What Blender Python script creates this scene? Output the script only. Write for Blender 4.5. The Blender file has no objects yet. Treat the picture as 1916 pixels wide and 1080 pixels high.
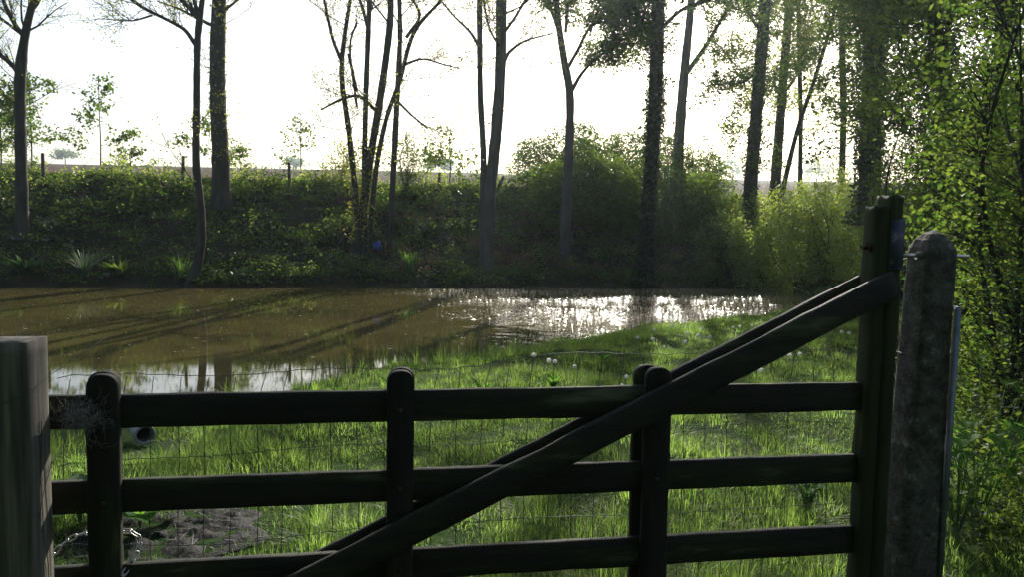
import bpy, math, random
import numpy as np
from mathutils import Vector, Matrix

# ------------------------------------------------------------------ camera, sky, sun, exposure
SC = bpy.context.scene
COL = SC.collection
EYE = np.array([0.0, 0.0, 1.65])
F = 1430.0                      # focal length in pixels of a 1916 px wide frame
PITCH, ROLL = math.radians(4.8), math.radians(1.2)
cam_d = bpy.data.cameras.new('camera')
cam = bpy.data.objects.new('camera', cam_d); COL.objects.link(cam)
cam_d.sensor_width = 36.0; cam_d.lens = 36.0 * F / 1916.0
cam_d.clip_start = 0.05; cam_d.clip_end = 3000
cam.matrix_world = Matrix.Translation(Vector(EYE)) @ Matrix.Rotation(math.radians(90) - PITCH, 4, 'X') @ Matrix.Rotation(ROLL, 4, 'Z')
SC.camera = cam

SUN_AZ, SUN_EL = math.radians(10.8), math.radians(30.0)     # azimuth clockwise from +Y
sun_dir = Vector((math.sin(SUN_AZ) * math.cos(SUN_EL), math.cos(SUN_AZ) * math.cos(SUN_EL), math.sin(SUN_EL)))
world = bpy.data.worlds.new('World'); SC.world = world
world.use_nodes = True
wn = world.node_tree.nodes; wl = world.node_tree.links
sky = wn.new('ShaderNodeTexSky'); sky.sky_type = 'NISHITA'; sky.sun_disc = False
sky.sun_elevation = SUN_EL; sky.sun_rotation = SUN_AZ
sky.air_density = 1.0; sky.dust_density = 2.5; sky.ozone_density = 1.0
wl.new(sky.outputs[0], wn['Background'].inputs[0]); wn['Background'].inputs[1].default_value = 0.14
sl = bpy.data.lights.new('sun', 'SUN'); sl.energy = 5.0; sl.angle = math.radians(0.5); sl.color = (1.0, 0.96, 0.86)
so = bpy.data.objects.new('sun', sl); COL.objects.link(so)
so.rotation_euler = (-sun_dir).to_track_quat('-Z', 'Y').to_euler(); so.location = (0, 0, 60)
SC.view_settings.view_transform = 'Standard'; SC.view_settings.look = 'None'
SC.view_settings.exposure = 0.4; SC.view_settings.gamma = 1.0
SC.cycles.max_bounces = 6; SC.cycles.transparent_max_bounces = 8
SC.cycles.diffuse_bounces = 3; SC.cycles.volume_bounces = 0
SC.cycles.sample_clamp_indirect = 4.0

RNG = np.random.default_rng(7)
random.seed(7)

# ------------------------------------------------------------------ pixel rays and terrain heights
def ray(px, py):
    x = (px - 958) / F; y = -(py - 540) / F
    X = x * math.cos(ROLL) - y * math.sin(ROLL); Y = x * math.sin(ROLL) + y * math.cos(ROLL)
    return np.array([X, math.cos(PITCH) + Y * math.sin(PITCH), Y * math.cos(PITCH) - math.sin(PITCH)])

def at(px, py, Y):              # point on the ray of a pixel at depth Y
    d = ray(px, py)
    return EYE + d * (Y / d[1])

NX = [-60, -12, -6, -4.35, -3.86, -3.19, -2.63, -1.87, -0.47, 1.23, 2.78, 4.6, 6.04, 7.62, 9.0, 9.8, 10.6]
NY = [4.5, 5.2, 6.5, 7.15, 7.4, 7.9, 8.6, 9.9, 11.4, 13.2, 15.0, 16.6, 17.8, 19.2, 21.6, 27, 60]
def near_y(x):
    return np.interp(x, NX, NY) + 0.10 * np.sin(x * 3.1) + 0.05 * np.sin(x * 7.7 + 1)
def far_y(x):
    xc = np.clip(x, -22, 14)
    return 25.2 + 0.25 * xc + 0.18 * np.sin(x * 0.9) + 0.08 * np.sin(x * 2.7)
def sm(t):
    t = np.clip(t, 0, 1); return t * t * (3 - 2 * t)
def bumps(x, y):
    return (np.sin(x * 1.7 + 0.6 * y) * np.sin(y * 1.9 - 0.4 * x + 1.0) * 0.045 + np.sin(x * 4.3 + 1.1 * y) * np.sin(y * 3.9 + 2) * 0.018)
def height(x, y):
    x = np.asarray(x, float); y = np.asarray(y, float)
    sn = near_y(x) - y
    hn = np.where(sn > 0, -0.4 + 0.08 * sm(sn / 0.2) + 0.32 * (1 - np.exp(-sn / 2.6)) + bumps(x, y) * sm(sn / 1.5), -0.4 + np.maximum(sn, -1.2) * 0.5)
    sf = y - far_y(x)
    top = 3.14 - 0.35 * sm((x - 7) / 7)
    t = np.clip((sf - 0.35) / 6.3, 0, 1)
    hb = -0.4 + 0.3 * np.clip(sf / 0.35, 0, 1) + (top + 0.1) * (0.7 * t + 0.3 * sm(t)) + bumps(x * 1.3, y * 1.3) * 3 * sm(sf / 1.0) * (1 - sm((sf - 5) / 3))
    hb = hb + np.where(sf > 6.65, (np.clip(sf, 6.65, 430) - 6.65) * 0.0668 - np.clip(sf - 430, 0, 300) * 0.03, 0)
    hb = np.where(sf < 0, -0.4 + np.maximum(sf, -1.2) * 0.6, hb)
    return np.maximum(hn, hb)
def hit(px, py, lift=0.0):      # where the ray of a pixel meets the ground (or the water), lifted
    d = ray(px, py); t = np.arange(2.5, 400, 0.02) if py > 380 else np.arange(2.5, 400, 0.05)
    P = EYE[None] + t[:, None] * d[None]
    g = np.maximum(height(P[:, 0], P[:, 1]), -0.4) + lift
    k = np.argmax(P[:, 2] < g)
    p = P[k].copy(); p[2] = g[k] - lift
    return p

# ------------------------------------------------------------------ mesh building
class MB:
    def __init__(s): s.v = []; s.f = {3: [], 4: []}; s.n = 0
    def add(s, v, f):
        v = np.asarray(v, float).reshape(-1, 3); f = np.asarray(f, int)
        s.f[f.shape[1]].append(f + s.n); s.v.append(v); s.n += len(v)
    def tube(s, pts, rad, sides=6, cap=True):
        pts = np.asarray(pts, float); n = len(pts); rad = np.broadcast_to(np.asarray(rad, float), (n,))
        d = np.gradient(pts, axis=0); d /= np.linalg.norm(d, axis=1)[:, None] + 1e-9
        up = np.array([0, 0, 1.0]) if abs(d[0][2]) < 0.8 else np.array([1.0, 0, 0])
        a = np.cross(d, up); a /= np.linalg.norm(a, axis=1)[:, None] + 1e-9
        b = np.cross(d, a)
        th = np.arange(sides) * 2 * math.pi / sides
        V = pts[:, None] + rad[:, None, None] * (np.cos(th)[None, :, None] * a[:, None] + np.sin(th)[None, :, None] * b[:, None])
        i = np.arange(n - 1)[:, None] * sides; j = np.arange(sides)[None]; k = (j + 1) % sides
        Q = np.stack([i + j, i + k, i + sides + k, i + sides + j], -1).reshape(-1, 4)
        base = s.n
        s.add(V, Q)
        if cap:
            for o, c in ((0, pts[0]), ((n - 1) * sides, pts[-1])):
                s.v.append(c[None]); ci = s.n; s.n += 1
                jj = np.arange(sides)
                s.f[3].append(np.stack([base + o + jj, base + o + (jj + 1) % sides, np.full(sides, ci)], -1))
    def box(s, c, size, R=None):
        V = np.array([[x, y, z] for x in (-.5, .5) for y in (-.5, .5) for z in (-.5, .5)]) * np.asarray(size)
        if R is not None: V = V @ np.asarray(R).T
        s.add(V + np.asarray(c), [[0, 1, 3, 2], [4, 6, 7, 5], [0, 4, 5, 1], [2, 3, 7, 6], [0, 2, 6, 4], [1, 5, 7, 3]])
    def leaves(s, P, size, rng=RNG, width=0.6, droop=0.2, var=0.35):
        P = np.asarray(P, float).reshape(-1, 3); n = len(P)
        if n == 0: return
        L = size * (1 + var * rng.standard_normal(n)).clip(0.4, 1.8)
        t = rng.standard_normal((n, 3)) * [1, 1, 0.6]; t[:, 2] -= droop
        t /= np.linalg.norm(t, axis=1)[:, None]
        q = rng.standard_normal((n, 3)); q[:, 2] += 0.8
        a = np.cross(t, q); a /= np.linalg.norm(a, axis=1)[:, None] + 1e-9
        m = np.cross(a, t)
        Lt = t * L[:, None]; W = a * (L * width * 0.5)[:, None]; fo = m * (L * 0.09)[:, None]
        V = np.stack([P, P + Lt * .45 + W + fo, P + Lt, P + Lt * .45 - W + fo], 1)
        k = np.arange(n)[:, None] * 4
        s.add(V, np.concatenate([k + [[0, 1, 2]], k + [[0, 2, 3]]]))
    def build(s, name, mat, parent=None, smooth=False, loc=None):
        me = bpy.data.meshes.new(name)
        V = np.concatenate(s.v) if s.v else np.zeros((0, 3))
        if loc is not None: V = V - np.asarray(loc)
        T = np.concatenate(s.f[3]) if s.f[3] else np.zeros((0, 3), int)
        Q = np.concatenate(s.f[4]) if s.f[4] else np.zeros((0, 4), int)
        nl = T.size + Q.size; npoly = len(T) + len(Q)
        me.vertices.add(len(V)); me.vertices.foreach_set('co', V.astype(np.float32).ravel())
        me.loops.add(nl); me.loops.foreach_set('vertex_index', np.concatenate([T.ravel(), Q.ravel()]).astype(np.int32))
        me.polygons.add(npoly)
        tot = np.concatenate([np.full(len(T), 3), np.full(len(Q), 4)])
        me.polygons.foreach_set('loop_start', np.concatenate([[0], np.cumsum(tot)[:-1]]).astype(np.int32))
        me.polygons.foreach_set('loop_total', tot.astype(np.int32))
        if smooth: me.polygons.foreach_set('use_smooth', np.ones(npoly, bool))
        me.update(calc_edges=True)
        me.materials.append(mat)
        o = bpy.data.objects.new(name, me); COL.objects.link(o)
        if parent is not None: o.parent = parent
        elif loc is not None: o.location = tuple(loc)
        return o

def tag(o, label=None, cat=None, group=None, kind=None):
    if label: o['label'] = label
    if cat: o['category'] = cat
    if group: o['group'] = group
    if kind: o['kind'] = kind
    return o
def thing(name, loc, label, cat, group=None, rz=0.0):
    o = bpy.data.objects.new(name, None); COL.objects.link(o); o.empty_display_size = 0.2
    o.location = tuple(float(v) for v in loc); o.rotation_euler = (0, 0, rz)
    return tag(o, label, cat, group)
def dup(root, loc, rz, sc, label, group=None):
    r = root.copy(); COL.objects.link(r); r.location = tuple(float(v) for v in loc); r.rotation_euler = (0, 0, rz); r.scale = (sc, sc, sc) if np.isscalar(sc) else sc
    r['label'] = label
    if group: r['group'] = group
    for ch in list(root.children):
        c = ch.copy(); COL.objects.link(c); c.parent = r
    return r

# ------------------------------------------------------------------ materials
def mat(name):
    m = bpy.data.materials.new(name); m.use_nodes = True
    nt = m.node_tree; nt.nodes.clear()
    out = nt.nodes.new('ShaderNodeOutputMaterial')
    return m, nt.nodes, nt.links, out
def noise_ramp(n, l, scale, cols, detail=6, coord='Object', rough=0.6, vec_scale=None):
    tc = n.new('ShaderNodeTexCoord'); no = n.new('ShaderNodeTexNoise'); cr = n.new('ShaderNodeValToRGB')
    no.inputs['Scale'].default_value = scale; no.inputs['Detail'].default_value = detail; no.inputs['Roughness'].default_value = rough
    src = tc.outputs[coord]
    if vec_scale:
        mp = n.new('ShaderNodeMapping'); mp.inputs['Scale'].default_value = vec_scale; l.new(src, mp.inputs[0]); src = mp.outputs[0]
    l.new(src, no.inputs['Vector']); l.new(no.outputs['Fac'], cr.inputs[0])
    e = cr.color_ramp.elements
    while len(e) < len(cols): e.new(0.5)
    for k, (p, c) in enumerate(cols): e[k].position = p; e[k].color = (*c, 1)
    return cr, no
def surf(name, scale, cols, rough=0.85, bump=0.3, bscale=None, vec=None, spec=0.3, metal=0.0, dist=0.01):
    m, n, l, out = mat(name)
    cr, no = noise_ramp(n, l, scale, cols, vec_scale=vec)
    b = n.new('ShaderNodeBsdfPrincipled'); l.new(cr.outputs[0], b.inputs['Base Color'])
    b.inputs['Roughness'].default_value = rough; b.inputs['Specular IOR Level'].default_value = spec; b.inputs['Metallic'].default_value = metal
    cr2, no2 = noise_ramp(n, l, bscale or scale * 4, [(0, (0, 0, 0)), (1, (1, 1, 1))], vec_scale=vec)
    bp = n.new('ShaderNodeBump'); bp.inputs['Strength'].default_value = bump; bp.inputs['Distance'].default_value = dist
    l.new(no2.outputs['Fac'], bp.inputs['Height']); l.new(bp.outputs[0], b.inputs['Normal'])
    l.new(b.outputs[0], out.inputs[0])
    return m
def leafmat(name, c1, c2, t1, t2, gloss=0.06, grough=0.4, trans=0.5):
    m, n, l, out = mat(name)
    g = n.new('ShaderNodeNewGeometry')
    def ramp(a, b):
        r = n.new('ShaderNodeValToRGB'); r.color_ramp.elements[0].color = (*a, 1); r.color_ramp.elements[1].color = (*b, 1)
        l.new(g.outputs['Random Per Island'], r.inputs[0]); return r
    d = n.new('ShaderNodeBsdfDiffuse'); t = n.new('ShaderNodeBsdfTranslucent'); gl = n.new('ShaderNodeBsdfGlossy')
    gl.inputs['Roughness'].default_value = grough; gl.inputs['Color'].default_value = (1, 1, 1, 1)
    l.new(ramp(c1, c2).outputs[0], d.inputs[0]); l.new(ramp(t1, t2).outputs[0], t.inputs[0])
    a = n.new('ShaderNodeMixShader'); a.inputs[0].default_value = trans; l.new(d.outputs[0], a.inputs[1]); l.new(t.outputs[0], a.inputs[2])
    b = n.new('ShaderNodeMixShader'); b.inputs[0].default_value = gloss; l.new(a.outputs[0], b.inputs[1]); l.new(gl.outputs[0], b.inputs[2])
    l.new(b.outputs[0], out.inputs[0])
    return m

M = {}
M['bark'] = surf('bark', 6, [(0.3, (0.025, 0.02, 0.014)), (0.7, (0.07, 0.06, 0.045))], vec=(1, 1, 0.25), bump=0.8, dist=0.03)
M['bark_dark'] = surf('bark_dark', 5, [(0.3, (0.02, 0.017, 0.012)), (0.7, (0.06, 0.055, 0.035))], vec=(1, 1, 0.3), bump=0.8, dist=0.03)
M['bark_grey'] = surf('bark_grey', 5, [(0.3, (0.04, 0.034, 0.028)), (0.7, (0.10, 0.088, 0.075))], vec=(1, 1, 0.25), bump=0.6, dist=0.02)
M['leaf_spring'] = leafmat('leaf_spring', (0.05, 0.08, 0.015), (0.10, 0.13, 0.02), (0.28, 0.36, 0.04), (0.55, 0.56, 0.09))
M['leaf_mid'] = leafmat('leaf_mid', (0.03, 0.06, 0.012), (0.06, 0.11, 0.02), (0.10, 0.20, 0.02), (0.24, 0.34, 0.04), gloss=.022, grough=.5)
M['leaf_dark'] = leafmat('leaf_dark', (0.012, 0.035, 0.012), (0.03, 0.065, 0.02), (0.03, 0.09, 0.015), (0.08, 0.17, 0.03), gloss=0.05)
M['ivy'] = leafmat('ivy', (0.015, 0.03, 0.010), (0.03, 0.055, 0.012), (0.02, 0.05, 0.01), (0.12, 0.16, 0.02), gloss=0.07, grough=0.35)
M['ivy_yellow'] = leafmat('ivy_yellow', (0.10, 0.12, 0.02), (0.16, 0.16, 0.02), (0.35, 0.38, 0.03), (0.50, 0.48, 0.05))
M['under'] = leafmat('under', (0.02, 0.045, 0.012), (0.05, 0.085, 0.02), (0.08, 0.16, 0.015), (0.24, 0.32, 0.04), gloss=0.025, grough=0.5)
M['bramble'] = leafmat('bramble', (0.06, 0.035, 0.02), (0.09, 0.075, 0.03), (0.26, 0.09, 0.04), (0.38, 0.26, 0.09), gloss=0.08)
M['weed'] = leafmat('weed', (0.02, 0.05, 0.02), (0.035, 0.08, 0.03), (0.06, 0.15, 0.03), (0.10, 0.22, 0.05), gloss=0.015, grough=.6)
M['leaf_hedge'] = leafmat('leaf_hedge', (0.03, 0.06, 0.012), (0.07, 0.11, 0.02), (0.10, 0.22, 0.025), (0.34, 0.46, 0.06), gloss=.02, grough=.45)
M['iris'] = leafmat('iris', (0.04, 0.09, 0.02), (0.06, 0.12, 0.03), (0.16, 0.34, 0.04), (0.28, 0.46, 0.06))
M['yucca'] = leafmat('yucca', (0.06, 0.08, 0.05), (0.11, 0.14, 0.09), (0.06, 0.1, 0.04), (0.1, 0.15, 0.06), gloss=0.08)
M['grass'] = leafmat('grass', (0.03, 0.06, 0.014), (0.09, 0.12, 0.03), (0.15, 0.33, 0.05), (0.46, 0.60, 0.13), gloss=0.008, grough=0.5, trans=0.62)
M['bigleaf'] = leafmat('bigleaf', (0.04, 0.09, 0.02), (0.06, 0.13, 0.025), (0.16, 0.38, 0.04), (0.30, 0.56, 0.07), gloss=0.006, grough=.5)
M['leaf_bright'] = leafmat('leaf_bright', (0.06, 0.10, 0.015), (0.12, 0.16, 0.03), (0.40, 0.56, 0.07), (0.68, 0.76, 0.14))  # brighter leaf copy: sunlit glow put into the colour
_gw = [(0.25, (0.008, 0.008, 0.006)), (0.5, (0.022, 0.02, 0.014)), (0.60, (0.034, 0.036, 0.016)), (0.70, (0.13, 0.13, 0.085))]
M['gatewood'] = surf('gatewood', 9, _gw, vec=(.14, 1, 1), bscale=22, bump=1.0, rough=0.75, dist=0.008)
M['stilewood'] = surf('stilewood', 9, _gw, vec=(1, 1, .14), bscale=22, bump=1.0, rough=0.75, dist=0.008)
M['heelwood'] = surf('heelwood', 9, [(0.3, (0.02, 0.02, 0.01)), (0.6, (0.04, 0.05, 0.014)), (0.8, (0.08, 0.075, 0.04))], vec=(1, 1, 0.14), bscale=22, bump=1.0, dist=0.01)
M['postwood'] = surf('postwood', 6, [(0.3, (0.035, 0.035, 0.032)), (0.5, (0.11, 0.10, 0.08)), (0.7, (0.25, 0.22, 0.165))], vec=(5, 5, 0.25), bscale=14, bump=0.6, dist=0.004)
M['concrete'] = surf('concrete', 16, [(0.38, (0.03, 0.03, 0.023)), (0.50, (0.085, 0.08, 0.065)), (0.58, (0.12, 0.115, 0.095)), (0.66, (0.34, 0.33, 0.28))], bscale=60, bump=1.0, dist=0.012)
_n = M['concrete'].node_tree.nodes
[q for q in _n if q.type == 'TEX_NOISE'][0].inputs['Detail'].default_value = 12
[q for q in _n if q.type == 'TEX_NOISE'][0].inputs['Roughness'].default_value = .78
M['galv'] = surf('galv', 8, [(0.3, (0.10, 0.115, 0.135)), (0.7, (0.20, 0.225, 0.25))], rough=0.45, metal=0.5, bump=0.1)
M['steel'] = surf('steel', 20, [(0.3, (0.35, 0.33, 0.30)), (0.7, (0.62, 0.60, 0.57))], rough=0.3, metal=0.9, bump=0.1)
M['rust'] = surf('rust', 20, [(0.3, (0.05, 0.03, 0.02)), (0.7, (0.10, 0.06, 0.04))], rough=0.7, metal=0.4, bump=0.3)
M['wire'] = surf('wire', 20, [(0.3, (0.05, 0.055, 0.05)), (0.7, (0.12, 0.13, 0.12))], rough=0.5, metal=0.6, bump=0.1)
M['plate'] = surf('plate', 22, [(0.35, (0.012, 0.018, 0.045)), (0.55, (0.04, 0.05, 0.09)), (0.72, (0.28, 0.29, 0.31))], rough=0.5, bump=0.3, spec=0.4)
M['pipe'] = surf('pipe', 8, [(0.3, (0.18, 0.185, 0.19)), (0.7, (0.34, 0.34, 0.34))], rough=0.4, bump=0.2)
M['wool'] = surf('wool', 30, [(0.3, (0.25, 0.23, 0.2)), (0.7, (0.45, 0.42, 0.38))], rough=0.9)
M['blue'] = surf('blue', 6, [(0.3, (0.02, 0.05, 0.22)), (0.7, (0.04, 0.09, 0.32))], rough=0.4, bump=0.1)
M['fluff'] = leafmat('fluff', (0.8, 0.8, 0.76), (0.85, 0.85, 0.8), (0.9, 0.9, 0.86), (0.95, 0.95, 0.9), gloss=0.02, trans=.7)
M['stakewood'] = surf('stakewood', 6, [(0.3, (0.05, 0.04, 0.03)), (0.7, (0.12, 0.10, 0.08))], vec=(1, 1, 0.3), bump=0.6)
M['scum'] = surf('scum', 30, [(0.3, (0.25, 0.22, 0.14)), (0.7, (0.5, 0.47, 0.36))], rough=0.4)
M['mud'] = surf('mud', 12, [(0.3, (0.004, 0.0034, 0.003)), (0.62, (0.013, 0.010, 0.0085)), (0.70, (0.012, 0.024, 0.007))], rough=0.7, bscale=40, bump=0.9, dist=0.015, spec=0.2)
M['far_leaf'] = leafmat('far_leaf', (0.10, 0.13, 0.08), (0.13, 0.17, 0.10), (0.22, 0.30, 0.12), (0.30, 0.38, 0.16), gloss=0.0)  # paler leaf colour stands in for distance haze

# ground material: meadow soil near, leaf litter on the bank, ploughed field beyond
m, n, l, out = mat('ground')
tc = n.new('ShaderNodeTexCoord'); sep = n.new('ShaderNodeSeparateXYZ'); l.new(tc.outputs['Object'], sep.inputs[0])
c1, _ = noise_ramp(n, l, 2.2, [(0.35, (0.02, 0.045, 0.010)), (0.6, (0.03, 0.055, 0.014)), (0.75, (0.035, 0.035, 0.02))])
c2, _ = noise_ramp(n, l, 3.0, [(0.35, (0.025, 0.03, 0.014)), (0.6, (0.05, 0.038, 0.026)), (0.75, (0.11, 0.065, 0.04))])
c3, _ = noise_ramp(n, l, 0.8, [(0.35, (0.075, 0.055, 0.042)), (0.7, (0.12, 0.092, 0.075))])
def mr(a, b):
    r = n.new('ShaderNodeMapRange'); r.inputs['From Min'].default_value = a; r.inputs['From Max'].default_value = b; return r
xo = n.new('ShaderNodeMath'); xo.operation = 'MULTIPLY_ADD'; xo.inputs[1].default_value = -0.25; l.new(sep.outputs[0], xo.inputs[0]); l.new(sep.outputs[1], xo.inputs[2])
r1 = mr(22, 24.5); l.new(xo.outputs[0], r1.inputs[0])
r2 = mr(32.2, 33.2); l.new(xo.outputs[0], r2.inputs[0])
mx = n.new('ShaderNodeMixRGB'); l.new(r1.outputs[0], mx.inputs[0]); l.new(c1.outputs[0], mx.inputs[1]); l.new(c2.outputs[0], mx.inputs[2])
mx2 = n.new('ShaderNodeMixRGB'); l.new(r2.outputs[0], mx2.inputs[0]); l.new(mx.outputs[0], mx2.inputs[1]); l.new(c3.outputs[0], mx2.inputs[2])
b = n.new('ShaderNodeBsdfPrincipled'); b.inputs['Roughness'].default_value = 0.95; b.inputs['Specular IOR Level'].default_value = 0.05
l.new(mx2.outputs[0], b.inputs['Base Color'])
_, nn = noise_ramp(n, l, 9, [(0, (0, 0, 0)), (1, (1, 1, 1))]); bp = n.new('ShaderNodeBump'); bp.inputs['Strength'].default_value = 0.8; bp.inputs['Distance'].default_value = 0.06
l.new(nn.outputs['Fac'], bp.inputs['Height']); l.new(bp.outputs[0], b.inputs['Normal']); l.new(b.outputs[0], out.inputs[0])
M['ground'] = m

# water: muddy body, mirror calm on the left, wind-ruffled to the right
m, n, l, out = mat('water')
tc = n.new('ShaderNodeTexCoord'); sep = n.new('ShaderNodeSeparateXYZ'); l.new(tc.outputs['Object'], sep.inputs[0])
b = n.new('ShaderNodeBsdfPrincipled'); b.inputs['IOR'].default_value = 1.5; b.inputs['Roughness'].default_value = 0.02
cw, _ = noise_ramp(n, l, 0.5, [(0.3, (0.075, 0.062, 0.020)), (0.7, (0.10, 0.084, 0.028))]); l.new(cw.outputs[0], b.inputs['Base Color'])
mp = n.new('ShaderNodeMapping'); mp.inputs['Scale'].default_value = (3.0, 7.0, 1); l.new(tc.outputs['Object'], mp.inputs[0])
nz = n.new('ShaderNodeTexNoise'); nz.inputs['Scale'].default_value = 2.6; nz.inputs['Detail'].default_value = 3; nz.inputs['Roughness'].default_value = 0.6; l.new(mp.outputs[0], nz.inputs['Vector'])
# mask = x + 0.41*(y-13.3) + 0.05 + wobble
m1 = n.new('ShaderNodeMath'); m1.operation = 'MULTIPLY_ADD'; m1.inputs[1].default_value = 0.41; l.new(sep.outputs[1], m1.inputs[0]); l.new(sep.outputs[0], m1.inputs[2])
nz2 = n.new('ShaderNodeTexNoise'); nz2.inputs['Scale'].default_value = .5; nz2.inputs['Detail'].default_value = 3; l.new(mp.outputs[0], nz2.inputs['Vector'])
m2 = n.new('ShaderNodeMath'); m2.operation = 'MULTIPLY_ADD'; m2.inputs[1].default_value = 5.0; l.new(nz2.outputs['Fac'], m2.inputs[0]); l.new(m1.outputs[0], m2.inputs[2])
rr = n.new('ShaderNodeMapRange'); rr.interpolation_type = 'SMOOTHSTEP'
for k, v in (('From Min', 7.6), ('From Max', 10.2), ('To Min', 0.015), ('To Max', 1.0)): rr.inputs[k].default_value = v
l.new(m2.outputs[0], rr.inputs[0])
hm = n.new('ShaderNodeMath'); hm.operation = 'MULTIPLY'; l.new(nz.outputs['Fac'], hm.inputs[0]); l.new(rr.outputs[0], hm.inputs[1])
bp = n.new('ShaderNodeBump'); bp.inputs['Strength'].default_value = 1.0; bp.inputs['Distance'].default_value = 0.012
l.new(hm.outputs[0], bp.inputs['Height']); l.new(bp.outputs[0], b.inputs['Normal']); l.new(b.outputs[0], out.inputs[0])
M['water'] = m

# ------------------------------------------------------------------ setting: ground sheet and pond
def axis(lo, hi, step, far_lo, far_hi, g=1.18):
    a = list(np.arange(lo, hi + 1e-6, step)); s = step; v = hi
    while v < far_hi: s *= g; v += s; a.append(v)
    s = step; v = lo; b_ = []
    while v > far_lo: s *= g; v -= s; b_.append(v)
    return np.array(b_[::-1] + a)
gx = axis(-14, 14, 0.14, -500, 500); gy = axis(2, 33, 0.14, -30, 700)
X, Y = np.meshgrid(gx, gy); Z = height(X, Y)
g = MB(); nx, ny = len(gx), len(gy)
ii, jj = np.meshgrid(np.arange(nx - 1), np.arange(ny - 1)); k = (jj * nx + ii).ravel()
g.add(np.stack([X, Y, Z], -1), np.stack([k, k + 1, k + nx + 1, k + nx], -1))
ground = tag(g.build('ground', M['ground'], smooth=True), kind='structure')
g = MB(); g.add([[-70, 2.5, -.4], [12.5, 2.5, -.4], [12.5, 30, -.4], [-70, 30, -.4]], [[0, 1, 2, 3]])
tag(g.build('water', M['water']), kind='structure')

from mathutils import noise as mnoise
# muddy bare patch behind the gate with tyre-like ridges
PATCH = (-1.78, 3.95)
def patch_d(x, y):
    a = np.arctan2(y - PATCH[1], x - PATCH[0])
    return np.hypot((x - PATCH[0]) / 0.56, (y - PATCH[1]) / 0.36) + 0.16 * np.sin(3 * a + 1) + 0.09 * np.sin(7 * a)
px_ = np.arange(-2.75, -0.9, 0.02); py_ = np.arange(3.2, 4.7, 0.02)
X, Y = np.meshgrid(px_, py_); D = patch_d(X, Y)
rid = np.array([[mnoise.fractal(Vector((a * 7, b * 9, 0)), 0.8, 2.1, 5) for a in px_] for b in py_]) * 0.03
rid = rid + 0.008 * np.sin((X * 0.4 + Y) * 95 + 4 * np.sin(X * 5)) * (np.abs(X * .35 - Y + 4.62) < .12)
Z = height(X, Y) + np.where(D < 1, 0.006 + rid * sm((1 - D) / 0.3), -0.03)
g = MB(); nx, ny = len(px_), len(py_)
ii, jj = np.meshgrid(np.arange(nx - 1), np.arange(ny - 1)); k = (jj * nx + ii).ravel()
k = k[(D.ravel()[k] < 1.12)]
g.add(np.stack([X, Y, Z], -1), np.stack([k, k + 1, k + nx + 1, k + nx], -1))
tag(g.build('bare_soil', M['mud'], smooth=True), kind='structure')

# ------------------------------------------------------------------ gate (local frame: x along rails, -y towards the viewer)
GY = math.radians(10)
U = np.array([math.cos(GY), math.sin(GY), 0]); NV = np.array([math.sin(GY), -math.cos(GY), 0]); GO = np.array([0, 3.0, 0])
def G(u, off, z): return GO + U * u + NV * off + np.array([0, 0, z])   # world point
from mathutils import noise as mnoise
def plank(p0, p1, w, t, seg=28, wob=0.004, top='flat', seed=0.0, across=(0, -1, 0), bev=0.004):
    """timber from p0 to p1 (local), w = width, t = thickness along `across`; rounded section, worn edges"""
    p0 = np.array(p0, float); p1 = np.array(p1, float); d = p1 - p0; L = np.linalg.norm(d); d /= L
    ac = np.array(across, float); wd = np.cross(d, ac); wd /= np.linalg.norm(wd); ac = np.cross(wd, d)
    hw, ht = w / 2, t / 2; prof = []
    for sx, sy in ((1, 1), (-1, 1), (-1, -1), (1, -1)):
        c = [(sx * hw, sy * (ht - bev)), (sx * (hw - bev), sy * ht)]
        if sx * sy < 0: c = c[::-1]
        prof += c
    # subdivide the wide faces
    prof = np.array(prof); m2 = []
    for i in range(8):
        a, b = prof[i], prof[(i + 1) % 8]; m2.append(a)
        if np.linalg.norm(b - a) > 0.03: m2 += [a + (b - a) * .33, a + (b - a) * .67]
    prof = np.array(m2); n = len(prof)
    ts = 1 - np.linspace(1, 0, seg) ** (2.2 if top == 'round' else 1); mb = MB(); rings = []
    for q in ts:
        sc = 1.0; off = 0.0
        dd = (1 - q) * L
        if top == 'round' and dd < hw:
            sc = max(0.03, max(0, 1 - ((hw - dd) / hw) ** 2.4) ** (1 / 2.4))
        c = p0 + d * L * q
        V = []
        for a, b in prof:
            h1 = mnoise.noise(Vector((c[0] * 5 + a * 30 + seed, c[1] * 5 + b * 30, c[2] * 5)))
            h2 = mnoise.noise(Vector((c[0] * 25 + a * 60, c[2] * 25 + b * 60, seed)))
            k_ = 1 + (h1 * wob + h2 * wob * 0.4) / max(hw, .02)
            if top == 'rough' and dd < .05: c2 = c - d * (.045 * abs(mnoise.noise(Vector((a * 28 + seed, b * 28, 0)))) + .012) * (1 - dd / .05)
            else: c2 = c
            V.append(c2 + wd * a * k_ * sc + ac * b * (1 + (h1 * wob) / max(ht, .02)) * (1 if sc > .4 else .7 + .3 * sc / .4))
        rings.append(V)
    V = np.array(rings).reshape(-1, 3)
    i = np.arange(seg - 1)[:, None] * n; j = np.arange(n)[None]; k = (j + 1) % n
    mb.add(V, np.stack([i + j, i + k, i + n + k, i + n + j], -1).reshape(-1, 4))
    for o in (0, (seg - 1) * n):
        cpt = V[o:o + n].mean(0)
        mb.v.append(cpt[None]); ci = mb.n; mb.n += 1; q = np.arange(n)
        mb.f[3].append(np.stack([o + q, o + (q + 1) % n, np.full(n, ci)], -1))
    return mb
gate = thing('field_gate', GO, 'dark wooden five-bar style barred field gate with a long diagonal brace and wire netting', 'gate', rz=GY)
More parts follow.
